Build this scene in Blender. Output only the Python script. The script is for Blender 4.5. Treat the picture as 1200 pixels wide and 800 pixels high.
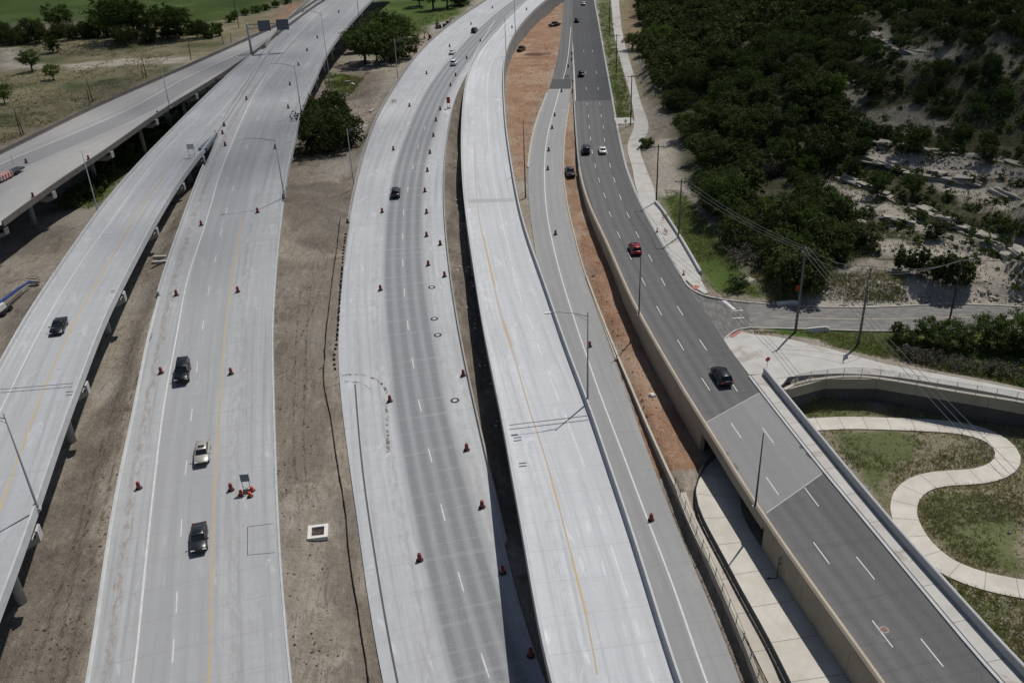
import bpy, bmesh, math, random
import numpy as np
from mathutils import Vector, Matrix
from mathutils.bvhtree import BVHTree
R_ = math.radians
random.seed(7); rng = np.random.default_rng(7)
for o in list(bpy.data.objects): bpy.data.objects.remove(o)
scene = bpy.context.scene
COL = scene.collection

# ------------------------------------------------------------------ camera, sky, sun, exposure
CAM_H, FPX, PITCH, ROLL = 69.0, 1080.0, 29.0, -2.5
_t, _r = R_(PITCH), R_(ROLL)
FW = np.array([0, math.cos(_t), -math.sin(_t)]); _rt = np.array([1.0, 0, 0]); _up = np.cross(_rt, FW)
RT = math.cos(_r)*_rt + math.sin(_r)*_up; UP = -math.sin(_r)*_rt + math.cos(_r)*_up
CP = np.array([0, 0, CAM_H])
cam_d = bpy.data.cameras.new('camera'); cam = bpy.data.objects.new('camera', cam_d); COL.objects.link(cam)
M = Matrix.Identity(4)
for i in range(3):
    M[i][0], M[i][1], M[i][2], M[i][3] = RT[i], UP[i], -FW[i], CP[i]
cam.matrix_world = M
cam_d.sensor_width = 36.0; cam_d.lens = 36.0*FPX/1200.0
cam_d.clip_start = 1.0; cam_d.clip_end = 20000.0
scene.camera = cam

SUN_AZ, SUN_EL = 37.0, 60.0          # azimuth from +Y towards +X
world = bpy.data.worlds.new('World'); scene.world = world; world.use_nodes = True
wn = world.node_tree; wn.nodes.clear()
sky = wn.nodes.new('ShaderNodeTexSky'); sky.sky_type = 'NISHITA'; sky.sun_disc = False
sky.sun_elevation = R_(SUN_EL); sky.sun_rotation = R_(SUN_AZ); sky.altitude = 200; sky.dust_density = 1.5
bg = wn.nodes.new('ShaderNodeBackground'); bg.inputs[1].default_value = 0.06
wo = wn.nodes.new('ShaderNodeOutputWorld')
wn.links.new(sky.outputs[0], bg.inputs[0]); wn.links.new(bg.outputs[0], wo.inputs[0])
sl = bpy.data.lights.new('sun', 'SUN'); sl.energy = 4.2; sl.angle = R_(0.53); sl.color = (1.0, 0.965, 0.91)
sun = bpy.data.objects.new('sun', sl); COL.objects.link(sun)
sd = Vector((math.sin(R_(SUN_AZ))*math.cos(R_(SUN_EL)), math.cos(R_(SUN_AZ))*math.cos(R_(SUN_EL)), math.sin(R_(SUN_EL))))
sun.rotation_euler = sd.to_track_quat('Z', 'Y').to_euler(); sun.location = (60, 60, 160)
vs = scene.view_settings
vs.view_transform = 'Standard'; vs.look = 'None'; vs.gamma = 1.0; vs.exposure = -0.1; vs.use_curve_mapping = False

# ------------------------------------------------------------------ survey helpers
def ray(x, y): return FW*FPX + RT*(x-600.0) - UP*(y-400.0)
def P(x, y, z):
    d = ray(x, y); t = (z-CAM_H)/d[2]
    return np.array([d[0]*t, d[1]*t, z])
def pix(p):
    v = np.asarray(p)-CP; w = v@FW
    return 600+FPX*(v@RT)/w, 400-FPX*(v@UP)/w
def table(*kv):
    ks = [a for a, b in kv]; vv = [b for a, b in kv]
    return lambda y: float(np.interp(y, ks, vv))
def catmull(pts, n=12):
    pts = [np.asarray(p, float) for p in pts]
    pts = [2*pts[0]-pts[1]] + pts + [2*pts[-1]-pts[-2]]
    out = []
    for i in range(1, len(pts)-2):
        p0, p1, p2, p3 = pts[i-1:i+3]
        t0 = 0; t1 = t0+np.linalg.norm(p1-p0)**.5; t2 = t1+np.linalg.norm(p2-p1)**.5; t3 = t2+np.linalg.norm(p3-p2)**.5
        for k in range(n):
            t = t1+(t2-t1)*k/n
            A1 = (t1-t)/(t1-t0)*p0+(t-t0)/(t1-t0)*p1; A2 = (t2-t)/(t2-t1)*p1+(t-t1)/(t2-t1)*p2; A3 = (t3-t)/(t3-t2)*p2+(t-t2)/(t3-t2)*p3
            B1 = (t2-t)/(t2-t0)*A1+(t-t0)/(t2-t0)*A2; B2 = (t3-t)/(t3-t1)*A2+(t-t1)/(t3-t1)*A3
            out.append((t2-t)/(t2-t1)*B1+(t-t1)/(t2-t1)*B2)
    out.append(pts[-2]); return np.array(out)
def resample(pl, ds):
    pl = np.asarray(pl); s = np.r_[0, np.cumsum(np.linalg.norm(np.diff(pl[:, :2], axis=0), axis=1))]
    n = max(2, int(round(s[-1]/ds))+1); q = np.linspace(0, s[-1], n)
    return np.stack([np.interp(q, s, pl[:, k]) for k in range(pl.shape[1])], 1)
def smooth(a, k):
    if k < 1: return a
    pad = np.pad(a, [(k, k)]+[(0, 0)]*(a.ndim-1), mode='edge') if a.ndim > 1 else np.pad(a, k, mode='reflect', reflect_type='odd')
    if a.ndim > 1:
        pad = np.pad(a, [(k, k), (0, 0)], mode='reflect', reflect_type='odd')
        return np.stack([np.convolve(pad[:, c], np.ones(2*k+1)/(2*k+1), 'valid') for c in range(a.shape[1])], 1)
    return np.convolve(pad, np.ones(2*k+1)/(2*k+1), 'valid')
def trace(pts, zf): return catmull([P(p[0], p[1], p[2] if len(p) > 2 else zf(p[1])) for p in pts])

# ------------------------------------------------------------------ object helpers
def tag(o, label=None, cat=None, group=None, kind=None):
    if label: o['label'] = label
    if cat: o['category'] = cat
    if group: o['group'] = group
    if kind: o['kind'] = kind
    return o
def empty(name, loc=(0, 0, 0), rz=0.0):
    o = bpy.data.objects.new(name, None); COL.objects.link(o); o.location = Vector(loc); o.rotation_euler = (0, 0, rz)
    o.empty_display_size = 0.5
    return o
def link(name, me, mat=None, parent=None):
    o = bpy.data.objects.new(name, me); COL.objects.link(o)
    if mat is not None and len(me.materials) == 0: me.materials.append(mat)
    if parent is not None: o.parent = parent
    return o
class MB:
    def __init__(s): s.v = []; s.f = []; s.uv = None
    def add(s, v, f):
        b = len(s.v); s.v += [tuple(map(float, q)) for q in v]; s.f += [tuple(b+i for i in q) for q in f]; return s
    def box(s, c, d, rz=0.0, taper=1.0):
        x, y, z = d[0]/2, d[1]/2, d[2]/2; ca, sa = math.cos(rz), math.sin(rz); vv = []
        for k, (sx, sy, sz) in enumerate([(-1, -1, -1), (1, -1, -1), (1, 1, -1), (-1, 1, -1), (-1, -1, 1), (1, -1, 1), (1, 1, 1), (-1, 1, 1)]):
            t = taper if sz > 0 else 1
            a, b = sx*x*t, sy*y*t
            vv.append((c[0]+a*ca-b*sa, c[1]+a*sa+b*ca, c[2]+sz*z))
        return s.add(vv, [(0, 3, 2, 1), (4, 5, 6, 7), (0, 1, 5, 4), (1, 2, 6, 5), (2, 3, 7, 6), (3, 0, 4, 7)])
    def lathe(s, prof, n=14, c=(0, 0, 0)):
        vv = []; ff = []
        for r, z in prof:
            for k in range(n):
                a = 2*math.pi*k/n; vv.append((c[0]+r*math.cos(a), c[1]+r*math.sin(a), c[2]+z))
        for i in range(len(prof)-1):
            for k in range(n): ff.append((i*n+k, i*n+(k+1) % n, (i+1)*n+(k+1) % n, (i+1)*n+k))
        ff.append(tuple(range(n-1, -1, -1))); ff.append(tuple((len(prof)-1)*n+k for k in range(n)))
        return s.add(vv, ff)
    def tube(s, pts, r, n=6):
        pts = [Vector(p) for p in pts]; rr = r if isinstance(r, (list, tuple)) else [r]*len(pts); vv = []; ff = []
        for i, p in enumerate(pts):
            t = (pts[min(i+1, len(pts)-1)]-pts[max(i-1, 0)]).normalized()
            a = t.cross(Vector((0, 0, 1)));
            if a.length < 1e-3: a = t.cross(Vector((1, 0, 0)))
            a.normalize(); b = t.cross(a)
            for k in range(n):
                q = 2*math.pi*k/n; vv.append(p+a*rr[i]*math.cos(q)+b*rr[i]*math.sin(q))
        for i in range(len(pts)-1):
            for k in range(n): ff.append((i*n+k, i*n+(k+1) % n, (i+1)*n+(k+1) % n, (i+1)*n+k))
        ff.append(tuple(range(n-1, -1, -1))); ff.append(tuple((len(pts)-1)*n+k for k in range(n)))
        return s.add(vv, ff)
    def sweep(s, pos, lat, prof, closed=True):
        """prof: [(lateral, height)] swept along stations pos[i] with lateral unit vectors lat[i]"""
        m = len(prof); vv = []; ff = []
        for p, n in zip(pos, lat):
            for a, h in prof: vv.append((p[0]+n[0]*a, p[1]+n[1]*a, p[2]+h))
        for i in range(len(pos)-1):
            for k in range(m if closed else m-1):
                ff.append((i*m+k, i*m+(k+1) % m, (i+1)*m+(k+1) % m, (i+1)*m+k))
        if closed: ff.append(tuple(range(m-1, -1, -1))); ff.append(tuple((len(pos)-1)*m+k for k in range(m)))
        return s.add(vv, ff)
    def mesh(s, name='mesh', smooth_=False):
        me = bpy.data.meshes.new(name); me.from_pydata(s.v, [], s.f)
        bm = bmesh.new(); bm.from_mesh(me); bmesh.ops.recalc_face_normals(bm, faces=bm.faces); bm.to_mesh(me); bm.free()
        if smooth_: me.polygons.foreach_set('use_smooth', [True]*len(me.polygons))
        me.update(); return me
    def build(s, name, mat, parent=None, smooth_=False): return link(name, s.mesh(name, smooth_), mat, parent)
def fastmesh(name, V, F, mat=None, smooth_=False):
    """V (n,3), F (m,4) or (m,3)"""
    me = bpy.data.meshes.new(name); V = np.ascontiguousarray(V, np.float32); F = np.ascontiguousarray(F, np.int32); k = F.shape[1]
    me.vertices.add(len(V)); me.vertices.foreach_set('co', V.ravel())
    me.loops.add(F.size); me.loops.foreach_set('vertex_index', F.ravel())
    me.polygons.add(len(F)); me.polygons.foreach_set('loop_start', np.arange(0, F.size, k, dtype=np.int32))
    me.polygons.foreach_set('use_smooth', np.full(len(F), smooth_))
    me.update(calc_edges=True); me.validate()
    if mat: me.materials.append(mat)
    return me
def copy_tree(o, parent=None):
    c = o.copy(); COL.objects.link(c)
    if parent is not None: c.parent = parent
    for ch in list(o.children): copy_tree(ch, c)
    return c

# ------------------------------------------------------------------ materials
class NT:
    def __init__(s, name):
        s.m = bpy.data.materials.new(name); s.m.use_nodes = True; s.t = s.m.node_tree; s.t.nodes.clear()
        s.out = s.t.nodes.new('ShaderNodeOutputMaterial'); s.b = s.t.nodes.new('ShaderNodeBsdfPrincipled'); s.l(s.b.outputs[0], s.out.inputs[0])
    def n(s, ty, **kw):
        nd = s.t.nodes.new(ty)
        for k, v in kw.items(): setattr(nd, k, v)
        return nd
    def l(s, a, b): s.t.links.new(a, b)
    def put(s, sock, v):
        if hasattr(v, 'links') or hasattr(v, 'is_linked'): s.l(v, sock)
        else: sock.default_value = v
    def math(s, op, a, b=0.0, c=0.0, clamp=False):
        m = s.n('ShaderNodeMath', operation=op, use_clamp=clamp); s.put(m.inputs[0], a); s.put(m.inputs[1], b); s.put(m.inputs[2], c); return m.outputs[0]
    def noise(s, vec, scale, detail=4, rough=.55, dist=0.0):
        nd = s.n('ShaderNodeTexNoise'); s.l(vec, nd.inputs['Vector']); nd.inputs['Scale'].default_value = scale; nd.inputs['Detail'].default_value = detail
        nd.inputs['Roughness'].default_value = rough; nd.inputs['Distortion'].default_value = dist; return nd.outputs[0]
    def vmul(s, vec, sc):
        nd = s.n('ShaderNodeMapping'); s.l(vec, nd.inputs[0]); nd.inputs['Scale'].default_value = sc; return nd.outputs[0]
    def ramp(s, fac, a, b, smooth_=True):
        nd = s.n('ShaderNodeMapRange', interpolation_type='SMOOTHSTEP' if smooth_ else 'LINEAR'); s.put(nd.inputs[0], fac); nd.inputs[1].default_value = a; nd.inputs[2].default_value = b; return nd.outputs[0]
    def mix(s, f, a, b, mode='MIX'):
        nd = s.n('ShaderNodeMix', data_type='RGBA', blend_type=mode); s.put(nd.inputs[0], f)
        for i, v in ((6, a), (7, b)):
            if isinstance(v, tuple): nd.inputs[i].default_value = (*v, 1)
            else: s.l(v, nd.inputs[i])
        return nd.outputs[2]
    def bump(s, h, st, dist=.05):
        nd = s.n('ShaderNodeBump'); nd.inputs['Strength'].default_value = st; nd.inputs['Distance'].default_value = dist; s.l(h, nd.inputs['Height']); s.l(nd.outputs[0], s.b.inputs['Normal'])
    def done(s, col=None, rough=.8, spec=.3, metal=0.0):
        if col is not None:
            if isinstance(col, tuple): s.b.inputs['Base Color'].default_value = (*col, 1)
            else: s.l(col, s.b.inputs['Base Color'])
        s.put(s.b.inputs['Roughness'], rough); s.b.inputs['Specular IOR Level'].default_value = spec; s.b.inputs['Metallic'].default_value = metal
        return s.m
def pos(n): return n.n('ShaderNodeNewGeometry').outputs['Position']
def mottled(name, a, b, scale=1.0, rough=.85, bump=.3, fine=12.0, spec=.3, metal=0.0, stretch=(1, 1, 1)):
    n = NT(name); p = n.vmul(pos(n), stretch)
    f = n.noise(p, scale, 5, .6); g = n.noise(p, fine, 3, .6)
    c = n.mix(n.ramp(f, .3, .7), a, b); c = n.mix(n.math('MULTIPLY', g, .5), c, tuple(x*.72 for x in a))
    if bump: n.bump(g, bump, .03)
    return n.done(c, rough, spec, metal)
def plain(name, c, rough=.5, spec=.4, metal=0.0, coat=0.0):
    n = NT(name); f = n.noise(pos(n), 3.0, 3)
    col = n.mix(n.math('MULTIPLY', f, .35), c, tuple(x*.75 for x in c)); m = n.done(col, rough, spec, metal)
    if coat: n.b.inputs['Coat Weight'].default_value = coat
    return m
def deck_mat(name, base, dark, wear=None, stain=.35, tine=.12, lanes=(), dirt=(), patch=.5):
    """road surface; uv = (lateral metres from the reference line, metres along)"""
    n = NT(name); uv = n.n('ShaderNodeUVMap').outputs[0]; sep = n.n('ShaderNodeSeparateXYZ'); n.l(uv, sep.inputs[0]); lat = sep.outputs[0]; al = sep.outputs[1]
    big = n.noise(n.vmul(uv, (.10, .035, 1)), 1.0, 4, .6)
    streak = n.noise(n.vmul(uv, (1.3, .022, 1)), 1.0, 4, .65)
    cross = n.noise(n.vmul(uv, (.05, .55, 1)), 1.0, 4, .65)
    fine = n.noise(uv, 6.0, 4, .7); slab = n.n('ShaderNodeTexVoronoi'); slab.feature = 'F1'; slab.distance = 'CHEBYCHEV'; slab.inputs['Randomness'].default_value = .35; n.l(n.vmul(uv, (.27, .11, 1)), slab.inputs['Vector']); slab.inputs['Scale'].default_value = 1.0
    sv = n.n('ShaderNodeSeparateColor'); n.l(slab.outputs['Color'], sv.inputs[0])
    blot = n.noise(uv, .55, 5, .7, .6)
    c = n.mix(n.ramp(big, .32, .68), base, tuple(x*.86 for x in base))
    c = n.mix(n.math('MULTIPLY', sv.outputs[0], stain*.30), c, tuple(x*.74 for x in base))
    c = n.mix(n.math('MULTIPLY', n.ramp(streak, .42, .75), stain), c, dark)
    c = n.mix(n.math('MULTIPLY', n.ramp(cross, .45, .8), stain*.8), c, tuple(x*.8 for x in base))
    pale_ = n.noise(n.vmul(uv, (.6, .16, 1)), .8, 5, .7, .8); c = n.mix(n.math('MULTIPLY', n.ramp(pale_, .56, .70), stain*.6), c, tuple(min(1, x*1.22) for x in base))
    c = n.mix(n.math('MULTIPLY', n.ramp(blot, .55, .8), patch*.5), c, tuple(min(1, x*1.18) for x in base))
    # wear of the driven lanes
    for (l0, l1, amt, wc) in lanes:
        wob = n.math('ADD', lat, n.math('MULTIPLY', n.math('SUBTRACT', n.noise(n.vmul(uv, (.01, .03, 1)), 1.0, 2), .5), 1.2))
        b = n.math('MULTIPLY', n.ramp(wob, l0-.7, l0+.7), n.math('SUBTRACT', 1.0, n.ramp(wob, l1-.7, l1+.7)))
        wh = n.math('COSINE', n.math('MULTIPLY', n.math('SUBTRACT', lat, l0), 2*math.pi/1.83))
        st = n.noise(n.vmul(uv, (2.2, .03, 1)), 1.0, 3)
        k = n.math('MULTIPLY', b, n.math('MULTIPLY', n.math('ADD', n.math('MULTIPLY', wh, -.20), n.math('ADD', .70, n.math('MULTIPLY', st, .35))), amt), clamp=True)
        c = n.mix(k, c, wc)
    c = n.mix(n.math('MULTIPLY', n.ramp(fine, .38, .72), .42), c, tuple(x*.72 for x in base))
    for (l0, l1, amt, wc) in dirt:
        wob = n.math('ADD', lat, n.math('MULTIPLY', n.math('SUBTRACT', n.noise(n.vmul(uv, (.02, .25, 1)), 1.0, 4, .7), .5), 1.6))
        b = n.math('MULTIPLY', n.ramp(wob, l0-.25, l0+.25), n.math('SUBTRACT', 1.0, n.ramp(wob, l1-.25, l1+.25)))
        c = n.mix(n.math('MULTIPLY', n.math('MULTIPLY', b, n.ramp(n.noise(n.vmul(uv, (1.2, .35, 1)), 1.3, 5, .75), .42, .62)), amt), c, wc)
    band = n.noise(n.vmul(uv, (.02, .9, 1)), 1.0, 3, .7); c = n.mix(n.math('MULTIPLY', n.ramp(band, .52, .72), stain*.5), c, tuple(x*.74 for x in base))
    marks = n.noise(n.vmul(uv, (.9, .22, 1)), 1.6, 6, .75, 1.0); c = n.mix(n.math('MULTIPLY', n.ramp(marks, .57, .70), stain*.6), c, tuple(x*.62 for x in base))
    # transverse contraction joints
    jj = n.math('PINGPONG', al, 2.3); c = n.mix(n.math('MULTIPLY', n.math('LESS_THAN', jj, .035), tine*1.8), c, tuple(x*.22 for x in base))
    spots = n.noise(uv, 2.1, 2, .5); c = n.mix(n.math('MULTIPLY', n.ramp(spots, .70, .76), .5), c, tuple(x*.5 for x in base))
    n.bump(fine, .15, .02)
    return n.done(c, .88, .25)

W_ = (.52, .53, .54)
M_deckB = deck_mat('bridge deck concrete', (.405, .417, .43), (.275, .283, .295), stain=1.15, lanes=[(-3.4, 0.3, .4, (.31, .31, .31))], dirt=[(2.6, 4.2, .5, (.30, .295, .285))])
M_deckC = deck_mat('freeway concrete', (.385, .392, .40), (.255, .26, .267), stain=1.15, lanes=[(-3.66, 0, .65, (.262, .266, .272)), (0, 3.66, .6, (.265, .269, .274))], dirt=[(-6.6, -5.7, .75, (.21, .175, .14)), (5.2, 6.6, .5, (.25, .243, .233)), (7.4, 8.4, .35, (.28, .27, .26))])
M_deckD = deck_mat('worn freeway concrete', (.445, .455, .468), (.305, .312, .322), stain=1.15, lanes=[(-3.6, 3.9, 1.0, (.165, .17, .178))], dirt=[(-5.6, -4.4, .5, (.27, .255, .235)), (4.2, 5.5, .5, (.28, .27, .25)), (-9, -7.5, .35, (.30, .285, .265))])
M_deckE = deck_mat('new pale ramp concrete', (.515, .528, .542), (.345, .354, .365), stain=1.15, lanes=[(0.2, 3.4, .4, (.36, .367, .376)), (-3.4, -.3, .3, (.385, .393, .402))], dirt=[(3.6, 4.6, .45, (.30, .295, .285)), (-6.2, -5.4, .4, (.32, .315, .305))])
M_deckF = deck_mat('tyre darkened ramp pavement', (.305, .309, .312), (.205, .208, .212), stain=.8, lanes=[(-3.4, -.2, .6, (.205, .206, .206)), (.2, 3.3, .4, (.235, .235, .232))], dirt=[(3.4, 5.0, .5, (.23, .21, .185))])
M_deckA = deck_mat('grey bridge deck', (.43, .418, .40), (.30, .297, .29), stain=.75, lanes=[(.5, 7.8, .9, (.25, .25, .255))])
M_asph = deck_mat('asphalt', (.085, .085, .087), (.055, .056, .058), stain=1.0, tine=0, lanes=[(-3.66, 0, .8, (.142, .14, .138)), (0, 3.66, .8, (.134, .132, .13)), (3.66, 7.3, .6, (.122, .12, .118))], dirt=[(-5.6, -4.2, .6, (.16, .145, .125)), (7.2, 8.6, .5, (.14, .135, .125))], patch=.3)
M_asph2 = deck_mat('fresh asphalt', (.062, .064, .069), (.046, .048, .053), stain=.5, tine=0, lanes=[(-3.66, 0, .4, (.088, .088, .092)), (0, 3.66, .4, (.084, .084, .088))], patch=.2)
M_bridgeH = deck_mat('overpass concrete', (.25, .25, .248), (.17, .17, .17), stain=.7, lanes=[(-3.66, 0, .6, (.18, .179, .178)), (0, 3.66, .6, (.18, .179, .178)), (3.66, 7.3, .5, (.19, .189, .187))])
M_junc = deck_mat('dusty junction asphalt', (.12, .119, .117), (.085, .085, .085), stain=.8, tine=0, dirt=[(-60, 60, .55, (.23, .215, .195))], patch=.6)
M_street = deck_mat('faded street asphalt', (.165, .162, .157), (.11, .11, .108), stain=.9, tine=0, lanes=[(1.2, 5.2, .6, (.12, .119, .118))], dirt=[(-40, 40, .6, (.25, .235, .212))], patch=.7)
wn_ = NT('sidewalk concrete'); wp_ = pos(wn_); c = wn_.mix(wn_.ramp(wn_.noise(wp_, .45, 5, .6), .3, .7), (.46, .45, .425), (.385, .373, .35)); c = wn_.mix(wn_.math('MULTIPLY', wn_.ramp(wn_.noise(wp_, .17, 5, .65, .8), .55, .62), .7), c, (.27, .235, .195)); c = wn_.mix(wn_.math('MULTIPLY', wn_.noise(wp_, 5, 3), .4), c, (.33, .32, .30))
M_walk = wn_.done(c, .9, .2)
M_path = mottled('path concrete', (.54, .51, .455), (.42, .395, .345), .35, .9, .15, 4)
M_conc = mottled('barrier concrete', (.47, .475, .48), (.38, .385, .39), .6, .85, .15, 7, stretch=(1, 1, 2))
M_concb = mottled('dark brown bridge concrete', (.17, .155, .14), (.12, .11, .10), .5, .9, .2, 7)  # dark brown for the upper left bridge's parapets, slab and girders
M_concd = mottled('weathered parapet concrete', (.33, .32, .30), (.24, .235, .22), .5, .9, .2, 7)
M_tan = mottled('tan retaining wall concrete', (.43, .37, .29), (.35, .30, .235), .35, .9, .2, 5)
M_tanw = mottled('pale limestone concrete', (.45, .415, .355), (.37, .34, .29), .5, .9, .2, 6)
M_olive = mottled('olive grey wall concrete', (.20, .19, .155), (.145, .137, .112), .4, .9, .2, 5)
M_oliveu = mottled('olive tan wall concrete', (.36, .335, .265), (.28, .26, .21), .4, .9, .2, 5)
M_wallbase = mottled('dark wall base', (.075, .077, .08), (.055, .056, .058), .4, .9, .2, 5)  # near-black concrete for the lower row of wing wall panels
M_girder = mottled('girder concrete', (.30, .30, .29), (.22, .22, .21), .5, .9, .15, 5)
M_pier = mottled('pier concrete', (.44, .43, .41), (.36, .35, .33), .5, .9, .15, 5)
M_white = mottled('road paint white', (.60, .60, .585), (.47, .47, .46), 1.2, .7, 0, 9)
M_yellow = mottled('road paint yellow', (.47, .34, .16), (.43, .34, .21), .5, .7, 0, 7)
M_yelf = mottled('worn road paint ochre', (.42, .33, .21), (.36, .31, .24), .5, .7, 0, 7)
M_joint = plain('joint sealant', (.07, .07, .075), .8)
M_patch = mottled('worn repair patch', (.15, .145, .14), (.11, .108, .105), 1.5, .9, 0, 9)
M_jsoft = plain('sawn joint line', (.20, .19, .17), .9)  # thin dark joint lines across paths and sidewalks
M_jointl = plain('pale joint', (.34, .34, .34), .8)
M_black = plain('black rubber', (.02, .02, .02), .8, .3)
M_orange = plain('orange plastic', (.62, .085, .02), .5, .4)
M_redpl = plain('dark orange red plastic', (.22, .027, .02), .5, .4)
M_band = plain('dusty reflective band', (.20, .10, .09), .5)
M_refl = plain('reflective white sheeting', (.62, .60, .56), .4, .4)
M_steel = plain('galvanised steel', (.30, .31, .32), .5, .5, .6)
M_steeld = plain('dark painted steel', (.055, .058, .06), .5, .4)
M_signback = plain('sign back aluminium', (.16, .18, .22), .5, .5, .4)
M_wood = mottled('weathered pole wood', (.085, .075, .065), (.06, .05, .045), 1.5, .9, .3, 12)
M_woodg = mottled('grey pole wood', (.17, .17, .16), (.12, .12, .115), 1.5, .9, .3, 12)
M_wire = plain('power cable', (.15, .15, .15), .5)
M_glass = plain('dark car glass', (.012, .014, .017), .08, .6)
M_lens = plain('lamp lens', (.6, .6, .58), .15, .5)
M_tail = plain('red lamp lens', (.35, .02, .02), .2, .5)
M_red = plain('red paint', (.45, .03, .02), .5)
M_grate = plain('rusty grate', (.06, .035, .03), .8)
M_fence = plain('blue grey fence steel', (.07, .085, .10), .5, .4)
M_fencel = plain('pale galvanised fence', (.33, .34, .35), .5, .4, .3)
def foliage(name, a, b, c3):
    n = NT(name); n.b.inputs['Specular IOR Level'].default_value = .05; oi = n.n('ShaderNodeObjectInfo').outputs['Random']; p = pos(n)
    g = n.noise(p, 1.1, 3, .6); big = n.noise(p, .19, 3)
    c = n.mix(n.ramp(g, .3, .7), a, b); c = n.mix(n.math('MULTIPLY', n.math('ADD', oi, n.ramp(big, .35, .65)), .42), c, c3)
    m = n.done(c, .95, .05)
    tr = n.n('ShaderNodeBsdfTranslucent'); n.l(c, tr.inputs[0]); mx = n.n('ShaderNodeMixShader'); mx.inputs[0].default_value = .25
    n.l(n.b.outputs[0], mx.inputs[1]); n.l(tr.outputs[0], mx.inputs[2]); n.l(mx.outputs[0], n.out.inputs[0]); return m
M_jun = foliage('juniper foliage', (.034, .052, .016), (.058, .082, .024), (.085, .098, .036))
M_oak = foliage('oak foliage', (.045, .075, .018), (.07, .11, .025), (.08, .105, .035))
M_lime = foliage('light green foliage', (.085, .13, .022), (.12, .17, .03), (.10, .14, .035))
M_grey = foliage('grey brush', (.10, .095, .075), (.15, .14, .115), (.09, .085, .06))
M_bark = mottled('bark', (.09, .075, .06), (.06, .05, .042), 2, .95, .3, 12)
M_rockd = mottled('dull stone', (.25, .23, .195), (.18, .165, .14), .6, .95, .5, 5)
M_rock = mottled('limestone rock', (.42, .385, .325), (.29, .265, .225), .6, .95, .5, 5)
M_grassm = foliage('grass blades', (.14, .18, .045), (.19, .205, .065), (.30, .265, .13))
M_dryg = foliage('dry grass blades', (.27, .235, .14), (.34, .295, .18), (.19, .19, .09))

# ------------------------------------------------------------------ unseen cloud puffs added overhead to shade the hillside and the far left
def shade_cloud_field(name, label, px, cover, alt, r0, seed, feather):
    """a loose layer of small puffs; the shade polygon is given in survey pixels at ground level"""
    r = np.random.default_rng(seed); poly = np.array([P(x, y, 0)[:2] for x, y in px]); lo, hi = poly.min(0), poly.max(0); area = float(np.prod(hi-lo)); n = int(area*cover/(math.pi*r0*r0))
    q = r.uniform(lo, hi, (n, 2)); keep = np.zeros(n, bool); k = 0.0
    for a in np.linspace(0, 2*math.pi, 9)[:-1]:
        d = q+np.array([math.cos(a), math.sin(a)])*feather; ins = np.zeros(n, bool); j = len(poly)-1
        for i in range(len(poly)):
            xi, yi = poly[i]; xj, yj = poly[j]; ins ^= ((yi > d[:, 1]) != (yj > d[:, 1])) & (d[:, 0] < (xj-xi)*(d[:, 1]-yi)/(yj-yi+1e-9)+xi); j = i
        k = k+ins
    q = q[r.random(n) < k/8]; h = alt+r.normal(0, 60, len(q)); off = h/math.tan(R_(SUN_EL)); C_ = np.c_[q[:, 0]+off*math.sin(R_(SUN_AZ)), q[:, 1]+off*math.cos(R_(SUN_AZ)), h]
    OV = np.array([(1, 0, 0), (-1, 0, 0), (0, 1, 0), (0, -1, 0), (0, 0, 1), (0, 0, -1)], float); OF = np.array([(0, 2, 4), (2, 1, 4), (1, 3, 4), (3, 0, 4), (2, 0, 5), (1, 2, 5), (3, 1, 5), (0, 3, 5)])
    V = (C_[:, None, :]+OV[None]*r0*1.35*r.uniform(.6, 1.35, (len(q), 1, 1))).reshape(-1, 3); F_ = (OF[None]+6*np.arange(len(q))[:, None, None]).reshape(-1, 3)
    o = link(name, fastmesh(name, V, F_, plain('cloud vapour added for shade', (.9, .9, .9), 1.0, 0))); tag(o, label, 'shade_cloud', kind='stuff')
shade_cloud_field('shade_cloud', 'unseen broken cloud added overhead to shade the wooded hillside', [(765, -110), (1700, -110), (1700, 315), (1150, 328), (1000, 322), (915, 322), (850, 250), (800, 150)], .60, 3000, 3.2, 3, 22)
shade_cloud_field('shade_cloud', 'unseen thin cloud added overhead to shade the far left field', [(-600, -110), (560, -110), (420, 40), (380, 200), (330, 300), (150, 300), (-600, 480)], .42, 3000, 3.2, 4, 26)

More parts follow.
